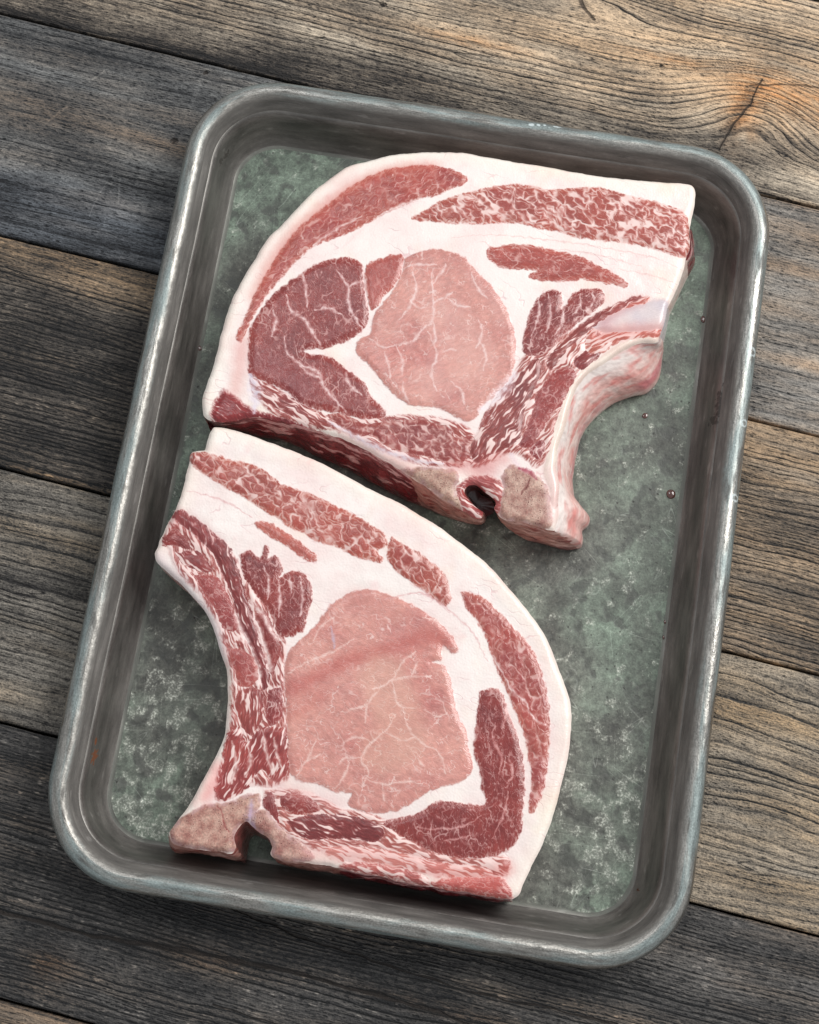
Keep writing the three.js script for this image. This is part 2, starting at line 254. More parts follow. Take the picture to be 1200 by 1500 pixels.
  const tF = paint(FW, FH, (px, py, o) => {
    const x = (px / FW * 2 - 1) * fa, z = (py / FH * 2 - 1) * fb;
    const w = 4 * fbm(x / 16, z / 16 + 7, 3), big = fbm(x / 62 + 2.2, z / 62 + 5.1, 3), mid = fbm((x + w) / 17 + 9, (z + w) / 17, 5), fine = fbm(x / 2.6, z / 2.6 + 4, 4) + 0.35 * (hash(px * 3, py * 5) - 0.5);
    let green = clamp(0.32 + 1.5 * big + 0.7 * mid + 0.45 * sst(40, 92, x) - 0.4 * sst(10, -60, -z) * sst(60, 10, Math.abs(x - 40)) + 0.5 * sst(-90, -130, z) + 0.35 * sst(-40, -90, x));
    const flake = sst(0.2, 0.44, 1.1 * fbm((x + w) / 7 + 31, (z - w) / 7, 6) + 0.16 * big + 0.3 * sst(50, 95, x) * sst(40, 120, z) + 0.32 * sst(-45, -85, x) * sst(20, 90, z)), specks = sst(0.36, 0.62, noise(x / 1.3 + 3, z / 1.3) * 0.4 + 0.3 * noise(x / 0.6, z / 0.6) + 0.8 * fbm(x / 14, z / 14 + 8, 4) + 0.1 * big);
    const dark = sst(0.1, 0.34, fbm(x / 9 + 60, z / 9 + w / 8, 6)), pit = sst(0.66, 0.78, noise(x / 1.6 + 70, z / 1.6));
    let scr = 0;
    for (let q = 0; q < 6; q++) { const a = q * 0.83 + 0.5, l = x * Math.cos(a) + z * Math.sin(a), t = -x * Math.sin(a) + z * Math.cos(a), nn = Math.abs(noise(l / 6 + t / 300 + q * 40, t / 90)); scr = Math.max(scr, sst(0.02, 0, nn) * sst(0.25, 0.5, noise(l / 19 + 5 * q, t / 22))); }
    let ring = 0; for (const [cx, cz, r0] of [[61, 58, 6], [63, 62, 8.5], [48, 100, 9], [52, 104, 6.5], [70, 20, 5]]) ring = Math.max(ring, sst(0.6, 0.15, Math.abs(Math.hypot(x - cx, z - cz) - r0 - noise(x / 4, z / 4))) * sst(-0.1, 0.3, noise(x / 5 + cx, z / 5)));
    const tone = 0.92 + 0.46 * mid + 0.3 * fine + 0.2 * big;
    const grain = noise(x / 0.9, z / 0.9 + 3) * 0.6 + noise(x / 0.45, z / 0.45) * 0.5; const g = [114, 127, 114], n = [113, 114, 107], f = [204, 207, 196], d = [68, 69, 66];
    for (let k = 0; k < 3; k++) { let c = mix(n[k], g[k], green) * tone; c = mix(c, f[k] * (0.9 + 0.3 * fine), clamp(flake * (0.26 + 0.6 * sst(-0.1, 0.6, grain + 0.5 * fine)) + specks * (0.45 + 0.4 * grain))); c = mix(c, d[k], dark * (0.5 + 0.35 * sst(-0.2, 0.5, grain)) + pit * 0.6); c *= 1 + 0.2 * grain; c += 40 * scr + 22 * ring; o[k] = c; }
    o[3] = 0.5 + 0.3 * fine + 0.25 * flake - 0.3 * dark - 0.5 * pit - 0.3 * scr; o[4] = 142 + 34 * fine + 40 * flake - 24 * dark; o[5] = 40 - 40 * flake + 40 * dark + 60 * scr;
  });
  const sh = new THREE.Shape(), q = (x, z) => [x / 1000, z / 1000];
  sh.moveTo(...q(-fa + rr, -fb)); sh.lineTo(...q(fa - rr, -fb)); sh.absarc((fa - rr) / 1000, (-fb + rr) / 1000, rr / 1000, -Math.PI / 2, 0);
  sh.lineTo(...q(fa, fb - rr)); sh.absarc((fa - rr) / 1000, (fb - rr) / 1000, rr / 1000, 0, Math.PI / 2); sh.lineTo(...q(-fa + rr, fb)); sh.absarc((-fa + rr) / 1000, (fb - rr) / 1000, rr / 1000, Math.PI / 2, Math.PI);
  sh.lineTo(...q(-fa, -fb + rr)); sh.absarc((-fa + rr) / 1000, (-fb + rr) / 1000, rr / 1000, Math.PI, 1.5 * Math.PI);
  const fg = new THREE.ExtrudeGeometry(sh, { depth: 0.0009, bevelEnabled: false, curveSegments: 16 });
  fg.rotateX(Math.PI / 2); fg.translate(0, FLOOR / 1000, 0);
  { const p = fg.attributes.position, u = fg.attributes.uv; for (let i = 0; i < p.count; i++) u.setXY(i, (p.getX(i) * 1000 / fa + 1) / 2, (p.getZ(i) * 1000 / fb + 1) / 2); }
  add(pan, 'base', fg, new THREE.MeshStandardMaterial({ map: tF.map, bumpMap: tF.bump, bumpScale: 0.00025, roughnessMap: tF.orm, metalnessMap: tF.orm, roughness: 1, metalness: 1 }));
}

// ---------------------------------------------------------------- the chops
// one chop: a slab with a traced outline whose cut face is a relief; every muscle, bone and fat layer is a part cut out of that relief
const PX = 0.15;                                                  // mm per texel of the cut face
const SKIN = { F: [238, 224, 214], R: [138, 46, 50], B: [230, 180, 172], V: [190, 132, 120], N: [116, 66, 62], C: [206, 196, 204] };
function catmull(pts, step) {                                     // open polyline -> evenly spaced smooth points
  const c = new THREE.CatmullRomCurve3(pts.map((p) => new THREE.Vector3(p[0], p[1], 0)), false, 'centripetal'), n = Math.max(2, Math.round(c.getLength() / step));
  return c.getSpacedPoints(n).map((p) => [p.x, p.y]);
}
function makeChop(name, label, spec) {
  const TOP = spec.top, group = new THREE.Group(); group.name = numbered(name); scene.add(group); tag(group, label, 'pork chop', 'raw pork chops on the pan');
  // outline
  const out = [], bot = [], kind = [];
  for (const sg of spec.sides) {
    const t = catmull(pairs(sg.t), 0.7), b = sg.b ? catmull(pairs(sg.b), 0.7) : null;
    for (let i = 0; i < t.length - 1; i++) { out.push(t[i]); kind.push(sg.k); const f = i / (t.length - 1) * (b ? b.length - 1 : 0), q = Math.floor(f); bot.push(b ? [mix(b[q][0], b[Math.min(q + 1, b.length - 1)][0], f - q), mix(b[q][1], b[Math.min(q + 1, b.length - 1)][1], f - q)] : null); }
  }
  const N = out.length;
  for (let i = 0; i < N; i++) { const rough = { F: 0.2, R: 0.4, B: 0.15, V: 0.35, N: 0.3, C: 0.1 }[kind[i]], n = fbm(i * 0.11 + spec.seed, 3.3, 4) + 0.25 * sst(0.45, 0.8, noise(i * 0.37, spec.seed)), p = out[(i + N - 2) % N], q = out[(i + 2) % N], l = Math.hypot(q[0] - p[0], q[1] - p[1]) || 1; out[i] = [out[i][0] + (q[1] - p[1]) / l * n * rough * 2, out[i][1] - (q[0] - p[0]) / l * n * rough * 2]; }
  let x0 = 1e9, x1 = -1e9, z0 = 1e9, z1 = -1e9;
  for (const [x, z] of out) { x0 = Math.min(x0, x); x1 = Math.max(x1, x); z0 = Math.min(z0, z); z1 = Math.max(z1, z); }
  const cx = (x0 + x1) / 2, cz = (z0 + z1) / 2; group.position.set(cx / 1000, FLOOR / 1000, cz / 1000);
  x0 -= 3; z0 -= 3; x1 += 3; z1 += 3;
  // outward normals of the outline
  const nrm = out.map((_, i) => { const p = out[(i + N - 3) % N], q = out[(i + 3) % N], l = Math.hypot(q[0] - p[0], q[1] - p[1]) || 1; return [(q[1] - p[1]) / l, -(q[0] - p[0]) / l]; });
  // ---- texture space: labels of the traced regions, signed distance to their borders
  const TW = Math.ceil((x1 - x0) / PX), TH = Math.ceil((z1 - z0) / PX), lab = new Uint8Array(TW * TH);
  spec.regions.forEach((r, k) => {
    const P = pairs(r.p).map(([x, z]) => [(x - x0) / PX, (z - z0) / PX]);
    const cr = catmull([...P, P[0]], 3), n = cr.length;
    let ya = 1e9, yb = -1e9; for (const p of cr) { ya = Math.min(ya, p[1]); yb = Math.max(yb, p[1]); }
    for (let y = Math.max(0, Math.floor(ya)); y <= Math.min(TH - 1, Math.ceil(yb)); y++) {
      const xs = []; for (let i = 0; i < n; i++) { const a = cr[i], b = cr[(i + 1) % n]; if ((a[1] > y + 0.5) !== (b[1] > y + 0.5)) xs.push(a[0] + (y + 0.5 - a[1]) / (b[1] - a[1]) * (b[0] - a[0])); }
      xs.sort((a, b) => a - b);
      for (let i = 0; i + 1 < xs.length; i += 2) for (let x = Math.max(0, Math.ceil(xs[i] - 0.5)); x <= Math.min(TW - 1, Math.floor(xs[i + 1] - 0.5)); x++) lab[y * TW + x] = k + 1;
    }
  });
  const near = Uint8Array.from(lab), din = new Float32Array(TW * TH), dout = new Float32Array(TW * TH);
  for (let i = 0; i < lab.length; i++) { const x = i % TW, same = x && x < TW - 1 && i >= TW && i < TW * (TH - 1) && lab[i - 1] === lab[i] && lab[i + 1] === lab[i] && lab[i - TW] === lab[i] && lab[i + TW] === lab[i]; din[i] = lab[i] && same ? 1e6 : 0.5; dout[i] = lab[i] ? 0 : 1e6; }
  const relax = (y, x, offs) => { const i = y * TW + x; for (const [dx, dy, w] of offs) { const X = x + dx, Y = y + dy; if (X < 0 || Y < 0 || X >= TW || Y >= TH) continue; const j = Y * TW + X; if (din[j] + w < din[i]) din[i] = din[j] + w; if (dout[j] + w < dout[i]) { dout[i] = dout[j] + w; near[i] = near[j]; } } };
  const fw = [[-1, 0, 1], [0, -1, 1], [-1, -1, 1.41], [1, -1, 1.41]], bw = [[1, 0, 1], [0, 1, 1], [1, 1, 1.41], [-1, 1, 1.41]];
  for (let y = 0; y < TH; y++) for (let x = 0; x < TW; x++) relax(y, x, fw);
  for (let y = TH - 1; y >= 0; y--) for (let x = TW - 1; x >= 0; x--) relax(y, x, bw);
  const sdAt = (x, z) => { const i = clamp(Math.floor((z - z0) / PX), 0, TH - 1) * TW + clamp(Math.floor((x - x0) / PX), 0, TW - 1); return (din[i] > 0 && lab[i] ? din[i] : -dout[i]) * PX; };
  // ---- distance to the outline on the mesh grid
  const CELL = 0.5, GW = Math.ceil((x1 - x0) / CELL) + 1, GH = Math.ceil((z1 - z0) / CELL) + 1, dist = new Float32Array(GW * GH).fill(-5), seg = out.map((p, i) => { const q = out[(i + 1) % N]; return [p[0], p[1], q[0] - p[0], q[1] - p[1]]; });
  for (let j = 0; j < GH; j++) {
    const z = z0 + j * CELL, xs = [];
    for (const [ax, az, bx, bz] of seg) if ((az > z) !== (az + bz > z)) xs.push(ax + (z - az) / bz * bx);
    xs.sort((a, b) => a - b);
    for (let i = 0; i < GW; i++) { const x = x0 + i * CELL; let c = 0; for (const v of xs) if (v < x) c++; dist[j * GW + i] = c & 1 ? 8 : -8; }
  }
  for (let s = 0; s < N; s++) {
    const [ax, az, bx, bz] = seg[s], ll = bx * bx + bz * bz, R = 8;
    for (let j = Math.max(0, Math.floor((az - R - z0) / CELL)); j <= Math.min(GH - 1, Math.ceil((az + R - z0) / CELL)); j++) for (let i = Math.max(0, Math.floor((ax - R - x0) / CELL)); i <= Math.min(GW - 1, Math.ceil((ax + R - x0) / CELL)); i++) {
      const x = x0 + i * CELL, z = z0 + j * CELL, t = clamp(((x - ax) * bx + (z - az) * bz) / ll), d = Math.hypot(x - ax - bx * t, z - az - bz * t), k = j * GW + i;
      if (d < Math.abs(dist[k])) dist[k] = Math.sign(dist[k]) * d;
    }
  }
  const dOut = (x, z) => { const a = clamp((x - x0) / CELL, 0, GW - 1.001), b = clamp((z - z0) / CELL, 0, GH - 1.001), i = Math.floor(a), j = Math.floor(b), u = a - i, v = b - j, k = j * GW + i; return mix(mix(dist[k], dist[k + 1], u), mix(dist[k + GW], dist[k + GW + 1], u), v); };
  // ---- overlay of hand-traced seams (fat lines, cracks) and of soft tints
  const cv = document.createElement('canvas'); cv.width = TW; cv.height = TH; const c2 = cv.getContext('2d'); c2.lineCap = 'butt'; c2.lineJoin = 'round';
  const LW = Math.ceil(TW / 8), LH = Math.ceil(TH / 8), cl = document.createElement('canvas'); cl.width = LW; cl.height = LH; const c3 = cl.getContext('2d'); c3.lineCap = c3.lineJoin = 'round';
  for (const s of spec.strokes) {
    const P = catmull(pairs(s.p), 1), soft = s.soft, c = soft ? c3 : c2, k = soft ? 8 : 1;
    c.strokeStyle = `rgba(${s.c.join(',')},${s.a ?? 0.9})`;
    if (soft) { c.lineWidth = s.w / PX / k; c.beginPath(); P.forEach((p, i) => c[i ? 'lineTo' : 'moveTo']((p[0] - x0) / PX / k, (p[1] - z0) / PX / k)); c.stroke(); continue; }
    for (const [wide, al] of [[2, 0.4], [1.3, 0.55], [0.65, 1]]) { c.strokeStyle = `rgba(${s.c.join(',')},${(s.a ?? 0.9) * al * 0.8})`;
    for (let i = 0; i + 1 < P.length; i++) { const t = i / (P.length - 1); c.lineWidth = wide * s.w / PX / k * (s.taper ? 0.3 + 0.7 * Math.sin(Math.PI * clamp(t, 0.06, 0.94)) : 1) * (soft ? 1 : 0.75 + 0.6 * (0.5 + 0.5 * noise(P[i][0] / 2.2, P[i][1] / 2.2))); c.beginPath(); c.moveTo((P[i][0] - x0) / PX / k, (P[i][1] - z0) / PX / k); c.lineTo((P[i + 1][0] - x0) / PX / k, (P[i + 1][1] - z0) / PX / k); c.stroke(); } }
  }
  const ov = c2.getImageData(0, 0, TW, TH).data, lo8 = c3.getImageData(0, 0, LW, LH).data, lo = new Float32Array(LW * LH * 4), LOV = [0, 0, 0, 0];
  for (let i = 0; i < LW * LH; i++) { const a = lo8[i * 4 + 3]; lo[i * 4 + 3] = a; for (let c = 0; c < 3; c++) lo[i * 4 + c] = lo8[i * 4 + c] * a; }
  for (let pass = 0; pass < 3; pass++) for (const [dx, dy] of [[1, 0], [0, 1]]) { const t = lo.slice(); for (let y = 0; y < LH; y++) for (let x = 0; x < LW; x++) for (let c = 0; c < 4; c++) { let q = 0; for (let k = -1; k <= 1; k++) q += t[(clamp(y + dy * k, 0, LH - 1) * LW + clamp(x + dx * k, 0, LW - 1)) * 4 + c]; lo[(y * LW + x) * 4 + c] = q / 3; } }
  const lowAt = (px, py) => { const a = clamp(px / 8 - 0.5, 0, LW - 1.001), b = clamp(py / 8 - 0.5, 0, LH - 1.001), i = Math.floor(a), j = Math.floor(b), u = a - i, v = b - j; let al = 0; LOV.fill(0); for (const [ii, jj, w] of [[i, j, (1 - u) * (1 - v)], [i + 1, j, u * (1 - v)], [i, j + 1, (1 - u) * v], [i + 1, j + 1, u * v]]) { const k = (jj * LW + ii) * 4; al += w * lo[k + 3]; LOV[0] += w * lo[k]; LOV[1] += w * lo[k + 1]; LOV[2] += w * lo[k + 2]; } if (al > 0) for (let k = 0; k < 3; k++) LOV[k] /= al; LOV[3] = al / 255; };
  // ---- colours
  const FAT = [242, 231, 226], sd0 = spec.seed;
  const T = paint(TW, TH, (px, py, o) => {
    const x = x0 + (px + 0.5) * PX, z = z0 + (py + 0.5) * PX;
    const wx = 0.5 * noise(x / 2.6 + sd0, z / 2.6) + 0.22 * noise(x / 1.1, z / 1.1 + sd0), wz = 0.5 * noise(x / 2.6, z / 2.6 + 40 + sd0) + 0.22 * noise(x / 1.1 + 30, z / 1.1);
    const qx = clamp(Math.round(px + wx / PX), 0, TW - 1), qy = clamp(Math.round(py + wz / PX), 0, TH - 1), qi = qy * TW + qx;
    const sd = (lab[qi] ? din[qi] : -dout[qi]) * PX, R = spec.regions[(near[qi] || 1) - 1];
    // fat
    const f1 = fbm(x / 26 + sd0, z / 26, 3), f2 = fbm(x / 5 + 7, z / 5 + sd0, 3), f3 = noise(x * 1.3, z * 1.3 + sd0), de = dOut(x, z);
    const pinkish = clamp(0.35 + 1.3 * f1 + 0.5 * f2), rind = 1 - sst(1, 9, de);
    let r = FAT[0] - 5 * pinkish + 2.5 * f3 + 2 * rind, g = FAT[1] - 16 * pinkish + 3 * f3 + 3 * rind, b = FAT[2] - 15 * pinkish + 3 * f3 - 2 * rind;
    const blood = sst(0.25, 0.6, fbm(x / 13 + 50, z / 13 + sd0, 4)) * 0.28; r -= 14 * blood; g -= 62 * blood; b -= 54 * blood; const yel = sst(0.05, 0.5, fbm(x / 18 + 80, z / 18 + sd0, 3)); b -= 7 * yel; g -= 2 * yel;
    const fl_ = sst(0.05, 0, Math.abs(noise(x / 16 + z / 30 + sd0, z / 5 - x / 22) + 0.25 * noise(x / 3, z / 3))) * sst(0.05, 0.5, noise(x / 12 + 4, z / 12 + sd0)); r -= 10 * fl_; g -= 26 * fl_; b -= 22 * fl_;
    let h = 0.35 * f2 + 0.12 * f3 - 0.3 * fl_, rough = 96 + 44 * f2;
    // lean or bone
    const a = R.soft ?? 0.4, gw = R.grow ?? 0.35, in_ = sst(-a, a, sd + gw + (R.ragged ?? 0.32) * (0.5 * noise(x / 0.9 + 9, z / 0.9) + noise(x / 2.4, z / 2.4 + 5)));
    if (in_ > 0.002) {
      const th = (R.d ?? 0) * Math.PI / 180, ux = x + 1.1 * fbm(x / 7 + sd0, z / 7, 2) * 2, uz = z + 1.1 * fbm(x / 7, z / 7 + 31, 2) * 2, u = ux * Math.cos(th) + uz * Math.sin(th), v = -ux * Math.sin(th) + uz * Math.cos(th);
      const big = fbm(x / 15 + sd0 * 2, z / 15 + 3, 3), gr = noise(u * 0.9, v * 2.6) * 0.6 + noise(u * 2, v * 4.5) * 0.4;
      let t = clamp(0.5 + 0.9 * big), fat = 0, shade = 1 + 0.06 * gr, hh = 0.5, pale = 0;
      if (R.t === 'clump') {
        const A1 = R.s?.[0] ?? 4.4, B1 = R.s?.[1] ?? 2.3, gap = R.gap ?? 1;
        const q1 = 0.3 * noise(x / 2.6 + 2, z / 2.6), q2 = 0.34 * noise(x / 2.3, z / 2.3 + 6), nb = noise(u / 3 + sd0, v / 1.25) + 0.35 * noise(u / 1.3, v / 0.65 + 8);
        worley(u / A1 + sd0 + q1, v / B1 + q2, 0.9); const id = WF[2], cell = Math.min(WF[1] - WF[0], (0.7 - WF[0]) * 1.5);
        worley(u / (A1 * 2.2) + 4 + 0.5 * q1, v / (B1 * 2.1) + sd0 + 0.5 * q2); const major = (WF[1] - WF[0]) * 2.0;
        const e = Math.min(cell + 0.08, major * 0.8 + 0.04) + 0.13 * nb, w = 0.11 * gap * (1 + 1.1 * fbm(x / 7 + 8, z / 7, 2));
        fat = (1 - sst(w - 0.16, w + 0.2, e)) * clamp(0.5 + 0.45 * gap + 0.3 * fbm(x / 4, z / 4 + 9, 2)); fat = Math.max(fat, 0.4 * sst(0.35, 1.0, noise(u / 1.1 + 9, v / 0.5) + 0.5 * noise(x * 2, z * 2)));
        shade *= 0.94 + 0.12 * id; t = clamp(t + 0.45 * (id - 0.5)); hh = 0.5 * sst(-0.1, 0.6, e); pale = 0.18 * sst(0.5, 0.1, e);
      } else if (R.t === 'streak') {
        const n1 = noise(u / 8 + sd0, v / 1.15) + 0.25 * noise(u / 2, v / 0.8), n2 = noise(u / 3.4 + 4, v / 0.6 + sd0), m = 0.25 * fbm(x / 8, z / 8 + 2, 2);
        fat = clamp(sst(0.2, 0.5, n1 + m + (R.fat ?? 0)) + 0.7 * sst(0.4, 0.72, n2 + m + (R.fat ?? 0) * 0.7)); hh = 0.5 + 0.4 * n1; shade *= 0.93 + 0.14 * n2;
      } else if (R.t === 'bone') {
        const s1 = noise(x * 1.25, z * 1.25 + sd0), s2 = noise(x * 2.1 + 5, z * 2.1), pit = sst(0.3, 0.62, s1 * 0.5 + s2 * 0.5 + 0.35 * fbm(x / 6, z / 6 + 2, 2)), blotch = fbm(x / 4 + sd0, z / 4, 3);
        t = clamp(0.4 + 1.1 * blotch + 0.35 * s2); shade = 1 + 0.14 * s1 + 0.1 * s2 - 0.42 * pit; hh = 0.5 - 0.6 * pit + 0.2 * s1;
        const rim = sst(1.6, 0.3, sd); fat = rim * 0.6 * sst(-0.4, 0.3, noise(x / 3, z / 3)); pale = 0; if (pit > 0) t = clamp(t + pit * 0.7);
      } else if (R.t === 'plain') { hh = 0.4; t = clamp(0.5 + 1.2 * big + 0.3 * f2); shade = 1 + 0.04 * gr; }
      else {                                                       // 'fibre' and 'eye': flecks and a partial net of thin fat seams
        const eye = R.t === 'eye', amt = R.m ?? 1;
        const cs = eye ? 12 : 9; worley(u / cs + sd0 + 0.25 * noise(x / 3, z / 3), v / (cs * 0.5) + 0.25 * noise(x / 2.6 + 9, z / 2.6)); let e = (WF[1] - WF[0]) * cs * 0.5; const gate = sst(0.05, 0.45, noise(x / 9 + 3, z / 9 + sd0) + (eye ? 0 : 0.1));
        fat = (1 - sst(0.05, 0.36 + 0.25 * gate, e + 0.12 * noise(x * 1.5, z * 1.5))) * gate * (eye ? 0.5 : 0.6) * amt;
        { const k1 = cs * (eye ? 0.62 : 0.5), k2 = cs * (eye ? 0.46 : 0.24), n1 = 0.4 * noise(x / 2.2, z / 2.2 + 3), n2 = 0.4 * noise(x / 2 + 7, z / 2); worley(u / k1 + n1 + 3, v / k2 + n2 + sd0); const e3 = (WF[1] - WF[0]) * k2; fat = Math.max(fat, (1 - sst(0.03, eye ? 0.42 : 0.3, e3 + 0.1 * noise(x * 1.6, z * 1.6))) * sst(eye ? -0.15 : -0.35, 0.3, noise(x / 4 + 11, z / 4 + sd0)) * (eye ? 0.72 : 0.44) * amt); }
        const gg = fbm(x / 5 + 13, z / 5 + sd0, 3), f1_ = noise(u * 0.55 + sd0, v * 1.35) + 0.55 * noise(u * 1.25, v * 2.6 + 4) + 0.18 * noise(x * 2.2, z * 2.2);
        fat = Math.max(fat, sst(0.28, 1.2, f1_ + 0.8 * gg) * (eye ? 0.34 : 0.6) * amt);
        const f2_ = 1 - Math.abs(noise(u * 0.3 + 3, v * 0.95 + sd0) + 0.3 * noise(u * 1.2, v * 2.2)) * 6; fat = Math.max(fat, sst(0.1, 0.9, f2_) * sst(0.12, 0.55, noise(x / 3.4 + 8, z / 3.4) + 0.3 * gg) * (eye ? 0.34 : 0.5) * amt);
        shade *= 1 + 0.07 * noise(u * 0.35, v * 0.8);
        if (eye) { const mot = fbm(x / 3.4 + 6, z / 3.4, 4); t = clamp(t + 0.45 * mot); shade *= 1 + 0.03 * noise(x * 1.4, z * 1.4); pale = (R.pale ?? 0) * sst(-0.3, 0.4, fbm(x / 22 + 3 + sd0, z / 22, 2) + 0.25); }
        hh = 0.5 + 0.22 * gr;
      }
      if (R.t !== 'bone' && R.t !== 'plain') fat = Math.max(fat, (1 - sst(-0.2, R.feather ?? 1.9, sd + gw)) * sst(-0.05, 0.55, noise(u * 0.55 + 21, v * 1.9) + 0.5 * noise(x * 1.2, z * 1.2)) * 0.85);
      const edge = 1 - sst(0.2, 2.2, sd);
      let lr = mix(R.c0[0], R.c1[0], t), lg = mix(R.c0[1], R.c1[1], t), lb = mix(R.c0[2], R.c1[2], t);
      if (pale) { lr = mix(lr, 224, pale); lg = mix(lg, 178, pale); lb = mix(lb, 170, pale); }
      if (R.t === 'fibre' || R.t === 'clump') { lr *= 1 + 0.05 * edge; lg *= 1 + 0.1 * edge; lb *= 1 + 0.08 * edge; }
      lr *= shade; lg *= shade; lb *= shade * 0.96;
      if (R.rimc) { const e2 = 1 - sst(0.6, R.rimw, de - R.rimd); lr = mix(lr, R.rimc[0], e2 * 0.8); lg = mix(lg, R.rimc[1], e2 * 0.8); lb = mix(lb, R.rimc[2], e2 * 0.8); }
      const k = clamp(fat), fr = R.t === 'bone' ? [196, 158, 160] : [236, 208, 202];
      lr = mix(lr, fr[0], k); lg = mix(lg, fr[1], k); lb = mix(lb, fr[2], k);
      const halo = sst(-1.4, 0.4, sd) * (1 - in_);
      r = mix(r, lr, in_); g = mix(g, lg, in_); b = mix(b, lb, in_);
      h = mix(h, 0.1 + hh - 0.25 * k, in_); rough = mix(rough, R.t === 'bone' ? 130 : 66 + 30 * k + 30 * gr + 24 * big, in_); r -= 7 * halo; g -= 22 * halo; b -= 20 * halo;
    }
    lowAt(qx, qy); if (LOV[3] > 0) { r = mix(r, LOV[0], LOV[3]); g = mix(g, LOV[1], LOV[3]); b = mix(b, LOV[2], LOV[3]); }
    const oi = qi * 4, oa = ov[oi + 3] / 255 * clamp(0.8 + 0.5 * noise(x / 1.9, z / 1.9 + 3));
    if (oa > 0) { r = mix(r, ov[oi], oa); g = mix(g, ov[oi + 1], oa); b = mix(b, ov[oi + 2], oa); h += (ov[oi] > 150 ? 0.06 : -0.8) * oa; }
    o[0] = r; o[1] = g; o[2] = b; o[3] = h; o[4] = rough; o[5] = 0;
  });
  const faceMat = new THREE.MeshPhysicalMaterial({ map: T.map, bumpMap: T.bump, bumpScale: 0.0003, roughnessMap: T.orm, roughness: 1, metalness: 0, specularIntensity: 0.9, clearcoat: 0.25, clearcoatRoughness: 0.28 });
  // ---- the cut face
  const height = (x, z, d) => {
    const r = 2.6 + 0.8 * noise(x / 14 + sd0, z / 14), e = d < r ? r - Math.sqrt(Math.max(0, r * r - (r - Math.max(0, d)) ** 2)) : 0, s = sdAt(x, z);
    return TOP - FLOOR - e * 0.8 + 0.55 * sst(-0.6, 2.2, s) * (1 - sst(0, 30, 0)) + 0.9 * fbm(x / 34 + sd0, z / 34, 2) + 0.22 * fbm(x / 6, z / 6 + sd0, 2) + (spec.lift ? spec.lift(x, z) : 0);
  };
  const hg = new Float32Array(GW * GH); for (let j = 0; j < GH; j++) for (let i = 0; i < GW; i++) hg[j * GW + i] = height(x0 + i * CELL, z0 + j * CELL, dist[j * GW + i]);
  { const t = hg.slice(); for (let j = 1; j < GH - 1; j++) for (let i = 1; i < GW - 1; i++) { const k = j * GW + i; hg[k] = (4 * t[k] + 2 * (t[k - 1] + t[k + 1] + t[k - GW] + t[k + GW]) + t[k - GW - 1] + t[k - GW + 1] + t[k + GW - 1] + t[k + GW + 1]) / 16; } }
  const hAt = (x, z) => { const a = clamp((x - x0) / CELL, 0, GW - 1.001), b = clamp((z - z0) / CELL, 0, GH - 1.001), i = Math.floor(a), j = Math.floor(b), u = a - i, v = b - j, k = j * GW + i; return mix(mix(hg[k], hg[k + 1], u), mix(hg[k + GW], hg[k + GW + 1], u), v); };
  const partOf = (x, z) => { const i = clamp(Math.floor((z - z0) / PX), 0, TH - 1) * TW + clamp(Math.floor((x - x0) / PX), 0, TW - 1); return lab[i] ? spec.regions[lab[i] - 1].part : 'fat_layer'; };
  const parts = new Map(), bucket = (k) => { if (!parts.has(k)) parts.set(k, { pos: [], nor: [], uv: [], idx: [], seen: new Map() }); return parts.get(k); };
  const regionKey = (x, z) => { const i = clamp(Math.floor((z - z0) / PX), 0, TH - 1) * TW + clamp(Math.floor((x - x0) / PX), 0, TW - 1); return lab[i] ? spec.regions[lab[i] - 1].id ?? lab[i] : 0; };
  const vert = (p, key, x, z) => {
    if (p.seen.has(key)) return p.seen.get(key);
    const e = 0.4, gx = (hAt(x + e, z) - hAt(x - e, z)) / (2 * e), gz = (hAt(x, z + e) - hAt(x, z - e)) / (2 * e), l = Math.hypot(gx, 1, gz), k = p.pos.length / 3;
    p.pos.push((x - cx) / 1000, hAt(x, z) / 1000, (z - cz) / 1000); p.nor.push(-gx / l, 1 / l, -gz / l); p.uv.push((x - x0) / (TW * PX), (z - z0) / (TH * PX)); p.seen.set(key, k); return k;
  };
  for (let j = 0; j < GH - 1; j++) for (let i = 0; i < GW - 1; i++) {
    const c = [[i, j], [i, j + 1], [i + 1, j + 1], [i + 1, j]], d = c.map(([a, b]) => dist[b * GW + a]);
    if (d.every((v) => v <= 0)) continue;
    const poly = [];
    for (let k = 0; k < 4; k++) {
      const [a, b] = c[k], [a2, b2] = c[(k + 1) % 4], da = d[k], db = d[(k + 1) % 4];
      if (da > 0) poly.push(['v' + (b * GW + a), x0 + a * CELL, z0 + b * CELL]);
      if ((da > 0) !== (db > 0)) { const t = da / (da - db), lo_ = Math.min(b * GW + a, b2 * GW + a2), hi = Math.max(b * GW + a, b2 * GW + a2); poly.push(['e' + lo_ + '_' + hi, x0 + (a + (a2 - a) * t) * CELL, z0 + (b + (b2 - b) * t) * CELL]); }
    }
    for (let k = 1; k + 1 < poly.length; k++) {
      const tri = [poly[0], poly[k], poly[k + 1]], mx = (tri[0][1] + tri[1][1] + tri[2][1]) / 3, mz = (tri[0][2] + tri[1][2] + tri[2][2]) / 3, p = bucket(regionKey(mx, mz));
      p.idx.push(...tri.map(([key, x, z]) => vert(p, key, x, z)));
    }
  }
  const labelOf = {}, nameOf = { 0: 'fat_layer' };
  spec.regions.forEach((r, k) => { const id = r.id ?? k + 1; nameOf[id] = r.part; if (r.label) labelOf[id] = r.label; });
  for (const [k, p] of [...parts].sort((a, b) => (a[0] > b[0] ? 1 : -1))) if (p.idx.length > 60) add(group, nameOf[k], geometry(p.pos, p.nor, p.uv, p.idx), faceMat, labelOf[k]);
